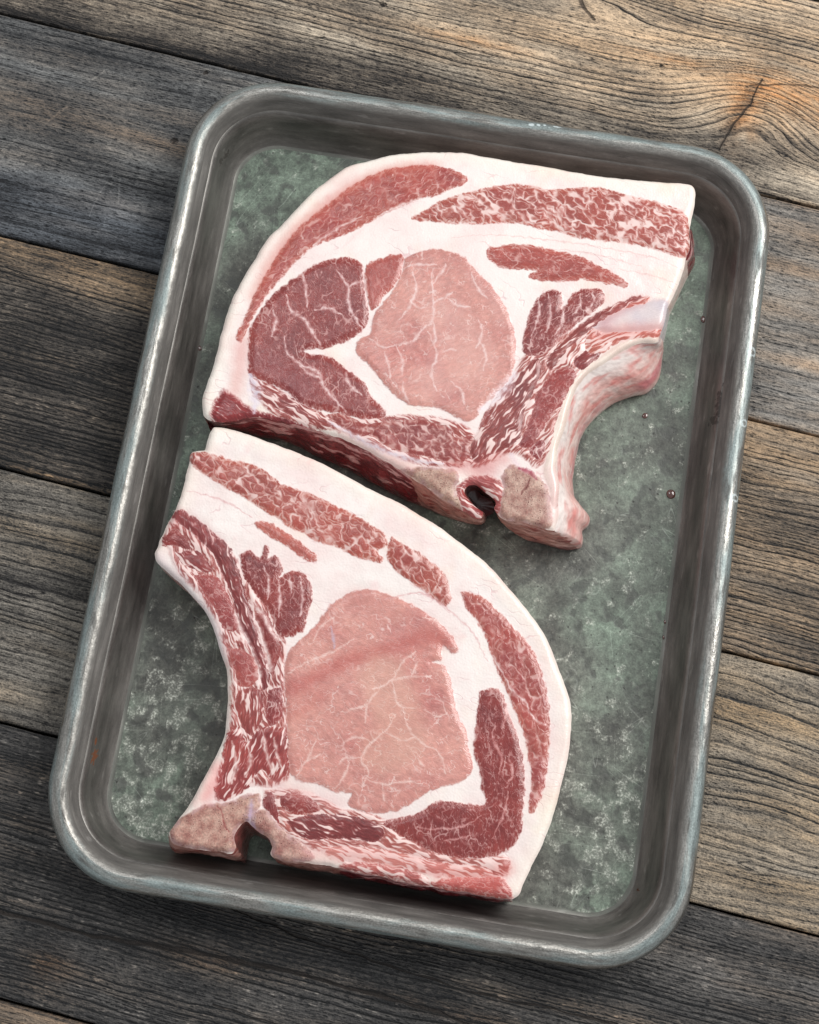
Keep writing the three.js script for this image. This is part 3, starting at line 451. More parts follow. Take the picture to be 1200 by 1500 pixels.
  // ---- the sides
  const ROWS = 14, SW = 2048, SH = 96, per = [0]; for (let i = 0; i < N; i++) per.push(per[i] + Math.hypot(seg[i][2], seg[i][3]));
  const pl = per[N], kAt = new Array(SW); for (let px = 0, i = 0; px < SW; px++) { const s = (px + 0.5) / SW * pl; while (i < N - 1 && per[i + 1] < s) i++; kAt[px] = i; }
  const TS = paint(SW, SH, (px, py, o) => {
    const s = (px + 0.5) / SW * pl, y = (py + 0.5) / SH * 28, i0 = kAt[clamp(Math.round(px + 5 * noise(s / 3, y / 4)), 0, SW - 1)], k = kind[i0], c = SKIN[k];
    const n1 = fbm(s / 7 + sd0, y / 5, 4), n2 = fbm(s / 2.2, y / 1.4 + sd0, 3), lay = fbm(s / 15 + sd0, y / 4.2, 4);
    let m = [...c], h = (0.4 * n1 + 0.3 * n2) * (k === 'B' || k === 'F' ? 0.35 : 1);
    const tint = (q, t) => { t = clamp(t); for (let j = 0; j < 3; j++) m[j] = mix(m[j], q[j], t); };
    if (k === 'F') { tint([226, 186, 176], 0.5 + 1.2 * n1); tint([186, 90, 84], sst(0.3, 0.6, n1 + 0.3 * n2)*0.5); }
    if (k === 'R') { tint([92, 24, 30], 0.35 + 1.5 * n1 + 0.35 * (y / 28)); tint([226, 184, 180], sst(0.08, 0.3, lay + 0.15 * n2 + 0.25 * sst(12, 0, y) - 0.1 * sst(8, 24, y)) * 0.85); tint([168, 70, 72], sst(0.1, 0.5, n2) * 0.6); }
    if (k === 'B') { tint([242, 216, 208], 0.8 * sst(-0.15, 0.3, n1 + 0.5 * fbm(s / 30, 4, 2))); tint([240, 226, 220], sst(9, 2, y)); tint([196, 104, 112], 0.7 * sst(0.3, 0.95, 1 - Math.abs(y - 18 - 4 * n1) / 6) * sst(-0.25, 0.25, fbm(s / 20 + sd0, 2, 2))); tint([216, 118, 112], sst(-0.05, 0.45, fbm(s / 12, y / 4 + 7, 3)) * 0.65); }
    if (k === 'V') { tint([140, 56, 52], sst(0.0, 0.4, n1 + 0.4 * n2)); tint([222, 178, 168], sst(0.0, 0.35, lay + 0.2 * n2)); tint([80, 18, 20], sst(20, 30, y + 8 * n1)); }
    if (k === 'N') { tint([150, 84, 80], sst(0.0, 0.4, n1)); }
    if (k === 'C') { tint([226, 196, 196], 0.5 + n1); }
    o[0] = m[0] * (1 + 0.12 * n2); o[1] = m[1] * (1 + 0.14 * n2); o[2] = m[2] * (1 + 0.14 * n2); o[3] = h; o[4] = k === 'F' ? 125 : 84 + 40 * n2; o[5] = 0;
  });
  TS.map.wrapS = TS.bump.wrapS = TS.orm.wrapS = THREE.RepeatWrapping;
  const sideMat = new THREE.MeshPhysicalMaterial({ map: TS.map, bumpMap: TS.bump, bumpScale: 0.0011, roughnessMap: TS.orm, roughness: 1, metalness: 0, specularIntensity: 0.9, clearcoat: 0.6, clearcoatRoughness: 0.16 });
  const sp = [], suv = [], six = [];
  for (let i = 0; i <= N; i++) {
    const w = i % N, [x, z] = out[w], [nx, nz] = nrm[w], htop = hAt(x, z), B_ = bot[w] ?? [x - nx * 0.6, z - nz * 0.6];
    const lump = { F: 0.35, R: 1.1, B: 0.4, V: 1.0, N: 0.6, C: 0.3 }[kind[w]];
    for (let j = 0; j <= ROWS; j++) {
      const t = j / ROWS, e = Math.pow(t, 0.9), eb = kind[w] === 'B' ? 1 - (1 - t) ** 1.9 : e, X = mix(x, B_[0], eb), Z = mix(z, B_[1], eb), taper = Math.sin(Math.PI * clamp(t, 0, 1)), foot = t > 0.86 ? -1.4 * ((t - 0.86) / 0.14) ** 2 : 0;
      const wv = per[w] / 6, bul = taper * (lump * 1.6 * fbm(wv + sd0, t * 3.2 + 3, 3) + 0.4 * lump) + foot - (j === 0 ? 0.08 : 0);
      sp.push((X + nx * bul - cx) / 1000, (htop * (1 - t)) / 1000, (Z + nz * bul - cz) / 1000); suv.push(per[i] / pl, t);
    }
  }
  const M = ROWS + 1;
  const full = []; for (let i = 0; i < N; i++) for (let j = 0; j < ROWS; j++) { const q = i * M + j; full.push(q, q + M, q + 1, q + 1, q + M, q + M + 1); }
  const sg = geometry(sp, null, suv, full), sn = sg.attributes.normal;
  for (let j = 0; j < M; j++) { const b = N * M + j, v = new THREE.Vector3().fromBufferAttribute(sn, j).add(new THREE.Vector3().fromBufferAttribute(sn, b)).normalize(); sn.setXYZ(j, v.x, v.y, v.z); sn.setXYZ(b, v.x, v.y, v.z); }
  const NAMES = { F: 'fat_rind', R: 'side_meat', B: 'bone_side', V: 'vertebra_side', N: 'spinal_canal', C: 'cartilage_side' };
  for (let a = 0, start = 0; a < N; a++) {
    if (a < N - 1 && kind[a + 1] === kind[a]) continue;
    const idx = [], remap = new Map(), P = [], Nn = [], U = [], get = (q) => { if (!remap.has(q)) { remap.set(q, P.length / 3); for (let c = 0; c < 3; c++) { P.push(sp[q * 3 + c]); Nn.push(sn.array[q * 3 + c]); } U.push(suv[q * 2], suv[q * 2 + 1]); } return remap.get(q); };
    for (let q = start * ROWS * 6; q < (a + 1) * ROWS * 6; q++) idx.push(get(full[q]));
    add(group, NAMES[kind[a]], geometry(P, Nn, U, idx), sideMat); start = a + 1;
  }
  if (spec.plug) {
    const P = catmull(pairs(spec.plug.p), 0.8), c = P.reduce((a, p) => [a[0] + p[0] / P.length, a[1] + p[1] / P.length], [0, 0]), pp = [(c[0] - cx) / 1000, spec.plug.y / 1000, (c[1] - cz) / 1000], uu = [0.5, 0.5], ii = [];
    P.forEach((p, i) => { pp.push((p[0] - cx) / 1000, (spec.plug.y + 3.5 + noise(i * 0.4, 2)) / 1000, (p[1] - cz) / 1000); uu.push(0, 0); if (i) ii.push(0, i + 1, i); });
    ii.push(0, 1, P.length);
    add(group, 'canal_membrane', geometry(pp, null, uu, ii), new THREE.MeshPhysicalMaterial({ color: new THREE.Color(0.085, 0.03, 0.03), roughness: 0.3, clearcoat: 0.5, side: THREE.DoubleSide }), 'dark reddish membrane down in the hollow of the vertebra');
  }
  // underside
  const us = new THREE.Shape(out.filter((_, i) => i % 3 === 0).map(([x, z], i) => { const w = i * 3, B_ = bot[w] ?? [x, z]; return new THREE.Vector2((B_[0] - nrm[w][0] * 2.2 - cx) / 1000, (B_[1] - nrm[w][1] * 2.2 - cz) / 1000); }));
  const ug = new THREE.ShapeGeometry(us); ug.rotateX(Math.PI / 2); ug.translate(0, 0.0002, 0);
  add(group, 'underside', ug, new THREE.MeshStandardMaterial({ color: new THREE.Color(0.35, 0.09, 0.09), roughness: 0.5 }));
  return group;
}

const DARK = { c0: [150, 64, 61], c1: [114, 43, 46], t: 'fibre' }, CLUMP = { c0: [176, 86, 78], c1: [146, 66, 63], t: 'clump', part: 'marbled_muscle' }, WHITE = [240, 216, 212];
makeChop('pork_chop', 'upper pork chop with its curved rib bone arching toward the right wall of the pan', {
  top: 29, seed: 3.7,
  sides: [
    { k: 'F', t: [-92.4,-16.8, -93.9,-22.6, -93.2,-30.6, -92.0,-41.6, -91.8,-52.2, -91.0,-62.5, -89.2,-70.6, -85.5,-82.4, -80.8,-95.3, -74.8,-104.6, -69.0,-114.9, -62.0,-124.1, -54.0,-132.4, -46.9,-136.1, -38.8,-139.7, -29.8,-142.8, -18.7,-145.3, -7.4,-146.6, 2.1,-146.3, 13.7,-146.0, 27.2,-146.1, 38.7,-145.9, 50.2,-145.3, 59.6,-146.0, 72.9,-147.0, 84.2,-147.9, 87.9,-147.6, 89.6,-145.4, 90.0,-142.1, 89.9,-135.5, 89.3,-128.6] },
    { k: 'R', t: [89.3,-128.6, 89.4,-125.6, 90.5,-121.2, 89.5,-115.5], b: [92.5,-139.0, 95.7,-131.5, 96.6,-123.8, 95.0,-117.8] },
    { k: 'F', t: [89.5,-115.5, 88.9,-108.7, 87.1,-100.2, 84.5,-92.0], b: [95.0,-117.8, 93.0,-112.4, 91.3,-107.1, 89.3,-99.9] },
    { k: 'C', t: [84.5,-92.0, 84.0,-84.7, 82.9,-79.5], b: [89.3,-99.9, 88.8,-94.2, 87.8,-83.2] },
    { k: 'B', t: [82.9,-79.5, 82.1,-77.0, 76.2,-75.7, 71.0,-72.7, 62.8,-64.9, 56.2,-58.5, 52.5,-51.1, 51.0,-42.2, 50.4,-34.3, 48.9,-27.4, 49.4,-17.8], b: [87.8,-83.2, 88.0,-70.1, 84.0,-63.3, 78.2,-60.8, 70.3,-55.9, 63.5,-48.1, 59.7,-40.6, 58.5,-32.3, 58.2,-20.4] },
    { k: 'B', t: [49.4,-17.8, 51.5,-10.8, 51.9,-4.1, 53.0,2.2, 52.1,7.1], b: [58.2,-20.4, 60.4,-12.6, 63.9,-9.3, 67.4,-6.4, 67.4,-2.9, 65.2,-0.2, 65.9,3.1, 65.9,7.2] },
    { k: 'V', t: [52.1,7.1, 48.9,7.3, 40.6,6.2, 32.5,6.2, 29.6,5.0, 27.3,2.3], b: [65.9,7.2, 59.9,8.7, 51.4,7.8, 43.7,7.1, 33.6,1.5, 29.9,-2.5] },
    { k: 'N', t: [27.3,2.3, 27.8,0.2, 26.4,-1.8, 22.9,-3.5, 19.0,-5.9, 15.9,-4.9, 14.9,-2.4, 16.9,0.3, 20.3,2.9, 23.6,4.6], b: [29.9,-2.5, 30.2,-4.0, 28.8,-5.8, 25.5,-7.3, 21.7,-9.6, 18.8,-8.3, 18.3,-6.1, 20.1,-3.8, 23.0,-1.1, 26.0,0.2] },
    { k: 'V', t: [23.6,4.6, 22.9,7.2, 19.9,7.1, 16.1,5.5, 9.2,3.0, 1.5,-1.0, -7.3,-4.9], b: [26.0,0.2, 24.7,2.7, 21.0,3.9, 17.0,4.0, 7.5,2.7, -1.0,0.6] },
    { k: 'R', t: [-7.3,-4.9, -17.6,-9.5, -27.1,-13.3, -36.7,-16.3, -44.3,-17.3, -51.6,-18.4, -64.8,-19.4, -72.1,-19.0, -79.3,-16.1, -85.4,-14.8, -90.4,-15.1, -92.4,-16.8], b: [-1.0,0.6, -7.2,-0.7, -22.2,-5.6, -34.3,-10.0, -46.3,-13.1, -57.6,-17.1, -74.1,-18.2, -82.4,-19.3, -89.0,-19.6, -93.2,-20.4] },
  ],
  plug: { y: 12, p: [27.4,1.8, 28.4,-0.7, 26.4,-3.2, 22.3,-5.0, 18.7,-7.3, 15.1,-5.8, 14.1,-3.1, 16.6,0.5, 20.5,3.2, 23.7,4.3] },
  regions: [
    { part: 'streaky_muscle', t: 'streak', d: -58, fat: 0.26, soft: 1, c0: [188, 104, 98], c1: [158, 76, 74], p: [27.8,-54.8, 31.1,-62.7, 38.4,-66.3, 45.6,-74.0, 54.0,-78.4, 59.2,-76.9, 55.2,-69.1, 52.7,-59.0, 51.2,-50.0, 48.9,-42.4, 46.7,-30.5, 44.6,-22.1, 41.5,-17.1, 35.0,-20.5, 29.8,-20.8, 23.6,-16.3, 17.0,-13.0, 13.7,-17.0, 17.3,-29.0, 21.0,-37.7] },
    { part: 'streaky_muscle', t: 'streak', d: 22, fat: 0.24, soft: 0.9, c0: [186, 100, 96], c1: [150, 70, 70], p: [-73.7,-29.1, -60.3,-25.3, -46.1,-23.0, -32.5,-24.2, -16.6,-28.0, -0.4,-30.1, 13.8,-26.7, 16.7,-15.2, 5.3,-11.0, -8.3,-11.0, -22.6,-14.3, -37.1,-18.8, -50.9,-19.3, -65.1,-21.6] },
    { part: 'cap_muscle', t: 'clump', d: -48, s: [4.4, 2.6], gap: 0.12, c0: [172, 84, 78], c1: [146, 62, 62], label: 'dark red muscle curving under the left fat edge', p: [-85.3,-50.9, -84.5,-54.0, -82.6,-62.9, -80.8,-71.6, -77.2,-82.4, -74.2,-90.8, -70.0,-98.9, -64.0,-107.9, -57.5,-115.1, -51.4,-122.3, -43.9,-128.9, -36.1,-133.4, -26.8,-136.5, -17.6,-138.0, -10.9,-137.3, -4.4,-134.3, -6.0,-131.6, -10.4,-129.0, -15.6,-125.3, -22.8,-122.2, -31.2,-116.5, -39.6,-110.1, -48.1,-103.2, -56.5,-98.1, -62.3,-94.0, -68.5,-85.7, -72.7,-78.1, -76.3,-71.4, -79.4,-64.0, -81.4,-56.6, -83.5,-48.8] },
    { ...CLUMP, d: 24, s: [6.4, 3.1], gap: 1.02, label: 'pale red marbled strip along the top right edge', p: [-24.1,-113.0, -18.6,-117.7, -14.9,-121.4, -6.4,-126.5, 0.9,-129.6, 8.1,-133.0, 19.1,-135.5, 30.6,-135.3, 39.7,-137.4, 48.9,-139.3, 58.7,-138.5, 68.2,-137.6, 77.7,-136.4, 85.6,-134.3, 88.6,-128.7, 90.4,-120.7, 88.8,-115.2, 80.2,-115.9, 70.8,-117.1, 61.4,-117.3, 51.9,-116.7, 42.6,-116.6, 36.7,-117.8, 28.2,-117.9, 19.6,-118.6, 7.7,-116.6, -2.5,-114.8, -13.7,-113.6] },
    { part: 'loin_eye', t: 'eye', d: -35, pale: 0.42, c0: [206, 138, 134], c1: [172, 100, 101], grow: 0.2, feather: 0.6, ragged: 0.25, label: 'pale pink loin eye of the upper chop', p: [-24.0,-95.0, -19.0,-98.6, -11.8,-101.3, -5.2,-100.9, -0.2,-99.6, 5.4,-94.5, 11.8,-89.6, 17.1,-84.1, 21.3,-78.0, 24.1,-72.2, 25.4,-67.7, 26.3,-61.3, 26.4,-55.2, 24.9,-50.0, 21.3,-44.4, 17.4,-39.1, 14.7,-33.8, 12.3,-31.3, 7.6,-31.7, 2.6,-33.8, -1.1,-34.6, -8.5,-34.2, -12.9,-34.1, -18.1,-37.0, -23.5,-41.0, -30.1,-47.5, -36.5,-52.3, -37.0,-56.6, -32.4,-61.2, -32.2,-68.4, -30.4,-72.6, -27.0,-78.8, -24.9,-84.6, -23.6,-90.6] },
    { part: 'muscle', t: 'fibre', d: 60, m: 0.5, c0: [176, 90, 86], c1: [156, 76, 74], p: [-39.0,-89.8, -33.1,-93.8, -25.6,-96.3, -24.5,-91.0, -25.7,-84.5, -30.3,-77.1, -33.3,-71.2, -35.7,-75.3, -38.5,-83.8] },
    { ...DARK, part: 'dark_muscle', d: 62, label: 'large dark red muscle left of the pale loin eye', p: [-79.6,-50.1, -80.2,-55.0, -78.0,-61.3, -75.6,-67.7, -71.2,-74.4, -65.5,-80.2, -60.0,-85.9, -54.1,-89.3, -47.7,-91.3, -41.9,-90.5, -40.2,-87.2, -38.7,-81.7, -36.1,-72.8, -34.8,-67.1, -35.5,-62.8, -40.2,-57.6, -44.2,-55.1, -48.5,-52.3, -54.4,-51.1, -58.4,-48.9, -55.5,-47.9, -47.8,-48.3, -39.5,-44.2, -31.5,-39.7, -27.9,-34.4, -21.6,-29.7, -21.2,-27.2, -29.1,-25.3, -38.3,-26.1, -47.5,-26.3, -55.2,-27.9, -61.4,-31.7, -68.1,-33.5, -73.9,-34.9, -76.9,-35.9, -78.8,-44.3] },
    { part: 'streaky_muscle', grow: 0.9, t: 'streak', d: 24, fat: 0.22, c0: [176, 92, 88], c1: [140, 62, 64], p: [-76.0,-34.2, -67.9,-32.4, -61.0,-29.2, -53.0,-26.2, -43.3,-23.2, -41.1,-20.1, -45.4,-19.1, -53.9,-20.6, -65.6,-24.1, -73.3,-28.3] },
    { ...CLUMP, part: 'small_muscle', grow: 0.9, d: 28, s: [6, 4], gap: 0.6, c0: [152, 68, 66], c1: [122, 50, 52], p: [-42.9,-23.9, -38.2,-25.5, -34.4,-24.4, -27.6,-23.2, -21.6,-25.1, -13.7,-27.0, -6.2,-28.5, -0.1,-27.8, 5.5,-27.0, 8.3,-23.5, 14.1,-25.0, 17.3,-22.1, 15.3,-17.2, 11.0,-12.8, 5.0,-13.2, -1.1,-13.4, -6.9,-13.8, -12.1,-13.8, -20.1,-15.9, -24.7,-19.1, -29.4,-17.5, -36.3,-19.5] },
    { ...DARK, part: 'small_muscle', grow: 0.9, d: 10, m: 1.1, c0: [176, 86, 80], c1: [146, 66, 64], p: [8.9,-104.8, 18.3,-107.9, 27.5,-108.9, 36.1,-108.2, 45.8,-107.4, 53.5,-104.7, 61.4,-102.1, 66.4,-98.7, 59.9,-98.9, 48.6,-99.1, 44.3,-97.7, 35.0,-95.9, 27.7,-96.2, 32.2,-99.9, 24.4,-99.5, 16.9,-98.6, 10.9,-100.9] },
    { ...DARK, part: 'dark_muscle', d: -62, m: 1.25, p: [31.8,-86.6, 35.0,-90.2, 39.0,-91.7, 41.6,-89.2, 42.0,-83.8, 44.1,-86.9, 46.1,-91.1, 49.4,-93.5, 52.6,-94.6, 56.8,-94.7, 58.4,-91.1, 55.2,-86.1, 50.3,-80.8, 45.5,-74.9, 42.2,-69.0, 38.6,-64.9, 34.7,-62.5, 31.1,-62.4, 29.1,-65.3, 29.0,-71.2, 29.8,-79.1] },
    { part: 'intercostal_muscle', grow: 0.9, t: 'streak', d: -45, fat: -0.1, c0: [160, 78, 74], c1: [130, 58, 60], p: [39.4,-59.1, 39.7,-62.4, 41.5,-65.7, 45.6,-72.0, 52.1,-79.6, 59.8,-86.5, 67.0,-91.3, 73.1,-94.5, 71.2,-91.4, 63.6,-85.4, 55.7,-78.1, 49.1,-70.8, 44.4,-62.9, 41.5,-57.7] },
    { part: 'intercostal_muscle', grow: 0.9, t: 'streak', d: -55, fat: -0.2, c0: [150, 66, 66], c1: [124, 52, 55], p: [49.9,-63.5, 53.0,-66.7, 57.8,-72.8, 60.3,-70.9, 58.2,-65.2, 54.0,-59.8, 51.4,-60.3] },
    { part: 'intercostal_muscle', grow: 0.9, t: 'fibre', d: -60, m: 0.9, c0: [156, 66, 64], c1: [124, 48, 52], label: 'dark red muscle strip running along the rib bone', p: [41.8,-55.7, 47.6,-59.6, 51.7,-58.3, 51.1,-52.3, 49.3,-45.3, 45.5,-41.5, 43.4,-36.3, 40.6,-29.5, 37.5,-24.1, 33.6,-24.6, 35.8,-32.4, 36.8,-40.3, 37.5,-47.1] },
    { part: 'small_muscle', grow: 0.9, t: 'fibre', d: -60, m: 1.5, c0: [140, 58, 62], c1: [124, 48, 52], p: [37.4,-23.2, 42.6,-28.4, 43.8,-24.3, 41.4,-19.9, 39.0,-21.2] },
    { part: 'streaky_muscle', grow: 0.9, t: 'streak', d: -62, fat: 0.04, c0: [164, 80, 76], c1: [132, 58, 60], p: [30.6,-56.5, 35.5,-61.4, 37.7,-57.1, 35.6,-46.8, 33.3,-37.7, 33.5,-29.1, 30.7,-24.1, 23.3,-18.6, 17.9,-14.5, 14.6,-18.3, 17.5,-29.3, 19.5,-36.6, 24.5,-47.0] },
    { part: 'streaky_muscle', grow: 0.9, t: 'streak', d: -35, fat: 0.3, soft: 1.2, c0: [206, 120, 108], c1: [186, 92, 84], p: [53.3,-75.3, 58.7,-80.4, 64.8,-86.8, 73.2,-93.6, 76.5,-94.1, 71.5,-89.7, 63.7,-84.8, 58.8,-79.8, 57.1,-75.4, 66.0,-78.0, 75.5,-79.6, 83.0,-82.1, 82.8,-79.1, 73.1,-76.9, 65.2,-73.2, 58.2,-67.3, 54.1,-68.9] },
    { part: 'rib_cartilage', t: 'plain', d: -20, soft: 1.2, c0: [226, 210, 216], c1: [206, 194, 208], label: 'bluish white cartilage at the end of the rib', p: [55.1,-78.0, 63.0,-85.6, 71.9,-90.7, 83.7,-94.7, 84.2,-83.8, 75.4,-80.5, 64.6,-77.8] },
    { part: 'rib_bone', t: 'plain', d: -60, soft: 0.9, c0: [240, 227, 223], c1: [230, 204, 200], label: 'whitish curved rib bone of the upper chop', p: [83.1,-79.1, 82.3,-76.3, 76.1,-75.3, 70.9,-72.4, 62.8,-64.5, 56.1,-58.1, 52.4,-50.8, 50.9,-41.8, 50.4,-34.0, 48.8,-27.1, 49.4,-17.5, 51.7,-10.5, 51.9,-3.0, 50.2,-2.1, 47.2,-10.1, 44.8,-15.3, 45.2,-22.2, 46.3,-29.8, 46.8,-37.7, 48.5,-45.2, 50.7,-53.7, 55.2,-60.6, 61.6,-67.2, 68.5,-74.0, 75.8,-77.3] },
    { part: 'canal_tissue', t: 'streak', d: 20, soft: 0.8, grow: 0.5, ragged: 0.6, fat: -0.02, c0: [192, 106, 104], c1: [146, 56, 60], label: 'ragged pink tissue round the hollow of the vertebra', p: [11.6,-2.5, 14.7,-6.6, 20.3,-9.3, 26.9,-8.7, 30.7,-5.1, 31.1,1.0, 29.0,4.8, 25.8,8.6, 21.1,10.0, 17.4,7.2, 13.9,2.2] },
    { part: 'vertebra', t: 'bone', soft: 0.6, c0: [202, 170, 160], c1: [142, 94, 88], label: 'cut vertebra at the tip of the upper chop', p: [28.6,-10.4, 31.9,-16.0, 36.7,-14.6, 42.4,-12.7, 46.8,-8.9, 49.2,-1.7, 50.4,5.1, 48.8,7.3, 40.5,6.2, 32.4,5.9, 30.2,4.0, 29.7,-1.3, 30.0,-6.4] },
    { part: 'vertebra', t: 'bone', soft: 0.6, c0: [202, 172, 160], c1: [142, 96, 88], label: 'cut vertebra end left of the notch in the upper chop', p: [-10.9,-6.9, -2.5,-8.9, 5.5,-9.6, 10.5,-9.6, 12.0,-7.0, 11.1,-3.5, 12.0,0.3, 14.1,3.3, 14.9,5.1, 9.1,2.7, 1.4,-1.3, -6.3,-5.4] },
    { part: 'shoulder_meat', t: 'streak', d: 28, soft: 1.1, grow: 0.6, fat: -0.24, c0: [160, 58, 60], c1: [112, 34, 42], label: 'wet red meat at the lower left corner of the upper chop', p: [-85.8,-27.4, -81.0,-25.3, -76.3,-22.6, -70.4,-20.7, -59.3,-20.2, -50.7,-18.2, -42.0,-15.7, -53.0,-15.6, -64.3,-17.1, -72.0,-17.0, -78.8,-13.8, -85.0,-13.1, -88.4,-16.5, -88.2,-21.2] },
  ],
  strokes: [
    ...[[-23.6,-90.6, -21.1,-92.5, -16.2,-93.9, -10.4,-94.3], [-12.4,-91.2, -11.2,-85.4, -9.4,-77.6, -8.8,-70.5, -13.4,-64.1, -14.5,-61.0, -21.5,-57.7, -26.8,-56.0, -32.6,-58.8], [-8.5,-70.0, -6.5,-64.4, -6.2,-59.4], [-9.7,-77.6, -5.0,-81.6, -2.3,-83.9], [-11.2,-85.4, -9.6,-89.3, -7.6,-92.6, -7.5,-95.7], [-2.1,-58.1, 0.9,-60.0, 2.7,-59.2], [-25.8,-54.7, -22.7,-47.9, -21.4,-43.4], [9.4,-73.9, 11.6,-70.1, 11.8,-65.4, 10.4,-61.6], [-4.9,-81.3, 0.8,-78.4, 5.9,-78.7], [-19.3,-78.0, -15.4,-75.1, -11.6,-75.7], [-21.5,-57.7, -17.7,-51.6, -17.2,-45.3], [-9.7,-65.6, -4.7,-56.7, -5.6,-48.4, -2.2,-41.1], [10.6,-66.1, 14.8,-60.0, 14.8,-52.7], [2.5,-46.2, 7.5,-42.7, 9.5,-37.2], [3.5,-93.9, 7.4,-87.0, 12.1,-83.3], [-20.1,-89.9, -17.3,-82.9, -18.8,-75.1, -21.9,-68.6], [-16.3,-43.1, -14.6,-37.5, -12.2,-34.5]].map((p) => ({ c: WHITE, w: 0.8, a: 0.68, taper: 1, p })),
    ...[[-68.8,-71.8, -65.6,-65.2, -59.5,-62.3, -55.8,-57.6, -51.3,-52.7], [-66.4,-54.4, -64.0,-47.4, -57.1,-43.0, -50.1,-41.2, -47.2,-35.9, -42.9,-31.9, -36.3,-27.0], [-64.2,-82.5, -61.2,-74.9, -59.5,-67.4], [-50.7,-85.7, -44.7,-78.9, -43.2,-71.9, -39.1,-65.8, -35.6,-61.6], [-44.7,-78.9, -39.7,-82.7], [-40.8,-88.9, -37.7,-80.9, -36.0,-72.2], [-56.6,-66.7, -51.4,-68.8, -45.4,-66.8], [-73.0,-64.5, -70.6,-59.0, -71.4,-52.9], [-57.8,-42.5, -54.1,-40.3, -48.9,-38.8], [-39.3,-43.0, -37.1,-38.1, -31.5,-34.7]].map((p) => ({ c: WHITE, w: 1.0, a: 0.85, taper: 1, p })),
    ...[[-39.6,-110.1, -31.3,-116.8, -22.8,-122.2], [-62.3,-94.0, -54.5,-102.4, -44.5,-110.8], [-50.4,-95.4, -41.2,-107.7]].map((p) => ({ c: WHITE, w: 0.9, a: 0.8, taper: 1, p })),
    ...[[31.6,-88.1, 33.5,-80.9, 32.0,-71.8], [35.8,-90.3, 37.7,-83.1, 37.5,-72.7], [41.7,-88.3, 43.2,-79.6, 40.9,-71.8], [48.8,-91.9, 48.9,-86.5, 46.8,-81.7], [53.5,-93.9, 54.2,-88.9, 52.0,-84.6]].map((p) => ({ c: WHITE, w: 0.8, a: 0.8, taper: 1, p })),
    { c: [238, 222, 226], w: 3.2, a: 0.95, taper: 1, p: [15.3,-35.3, 20.0,-40.4, 25.0,-47.7, 27.8,-54.8] },
    { c: [226, 214, 226], w: 3, a: 0.95, taper: 1, p: [-72.2,-19.8, -73.9,-30.5, -77.3,-36.4] },
    { c: [228, 205, 208], w: 1.4, a: 0.9, taper: 1, p: [36.2,-14.5, 32.0,-18.6, 30.6,-20.9] },
    { c: [226, 212, 220], w: 1.6, a: 0.9, taper: 1, p: [-43.1,-21.8, -31.3,-17.5, -19.7,-13.7, -5.7,-11.5, 5.2,-11.9] },
    { c: [150, 40, 62], w: 1.2, a: 0.8, taper: 1, p: [34.2,-14.7, 38.0,-14.8, 40.7,-13.2, 42.4,-11.0] },
    { c: [110, 48, 44], w: 0.8, a: 0.8, taper: 1, p: [39.6,-11.4, 38.5,-7.8, 36.8,-4.7] },
    { c: [196, 96, 96], w: 1, a: 0.7, taper: 1, p: [51.7,-2.9, 54.8,-1.8, 54.3,-0.0] },
    ...[[-7.0,-107.3, 9.3,-111.6, 31.7,-113.2, 51.5,-113.5, 77.0,-112.3, 89.5,-109.0], [4.3,-107.4, 8.2,-107.5, 9.8,-101.0], [62.4,-105.3, 75.2,-104.7, 88.3,-102.7], [32.3,-109.4, 49.1,-110.1, 71.9,-107.8]].map((p) => ({ c: [222, 178, 176], w: 0.45, a: 0.55, taper: 1, p })),
    { c: [200, 100, 86], w: 2.6, a: 0.75, soft: 1, p: [-81.5,-67.6, -76.8,-84.9, -68.7,-102.4, -57.0,-116.7, -44.6,-128.2, -31.4,-134.8, -17.5,-137.4] },
    { c: [196, 150, 150], w: 3, a: 0.35, soft: 1, p: [3.5,-93.9, 13.5,-83.5, 20.7,-72.8] },
    { c: [206, 112, 104], w: 4, a: 0.55, soft: 1, p: [56.6,-75.3, 65.9,-78.6, 75.4,-80.8, 83.6,-82.2] },
    { c: [206, 96, 92], w: 2.4, a: 0.5, soft: 1, p: [58.7,-80.4, 64.8,-87.4, 73.7,-93.7] },
    { c: [206, 110, 100], w: 4, a: 0.4, soft: 1, p: [-81.7,-26.3, -82.0,-37.9, -82.5,-49.6] },
    { c: [200, 130, 130], w: 4, a: 0.5, soft: 1, p: [18.2,-8.6, 18.9,-11.6, 24.9,-11.5] },
    { c: [196, 96, 92], w: 5, a: 0.4, soft: 1, p: [8.0,-11.5, 18.6,-13.2, 28.8,-18.3] },
    { c: [232, 188, 190], w: 5, a: 0.5, soft: 1, p: [48.2,-16.5, 49.9,-8.3, 51.4,2.7] },
    { c: [206, 140, 140], w: 4, a: 0.4, soft: 1, p: [-37.1,-18.8, -19.3,-11.5, -7.9,-8.3] },
    { c: [128, 62, 70], w: 10, a: 0.35, soft: 1, p: [-73.1,-42.3, -62.6,-38.2, -53.5,-33.9] },
    { c: [226, 182, 172], w: 18, a: 0.32, soft: 1, p: [-4.2,-71.6, 8.9,-59.0, -2.9,-45.3] },
  ],
});
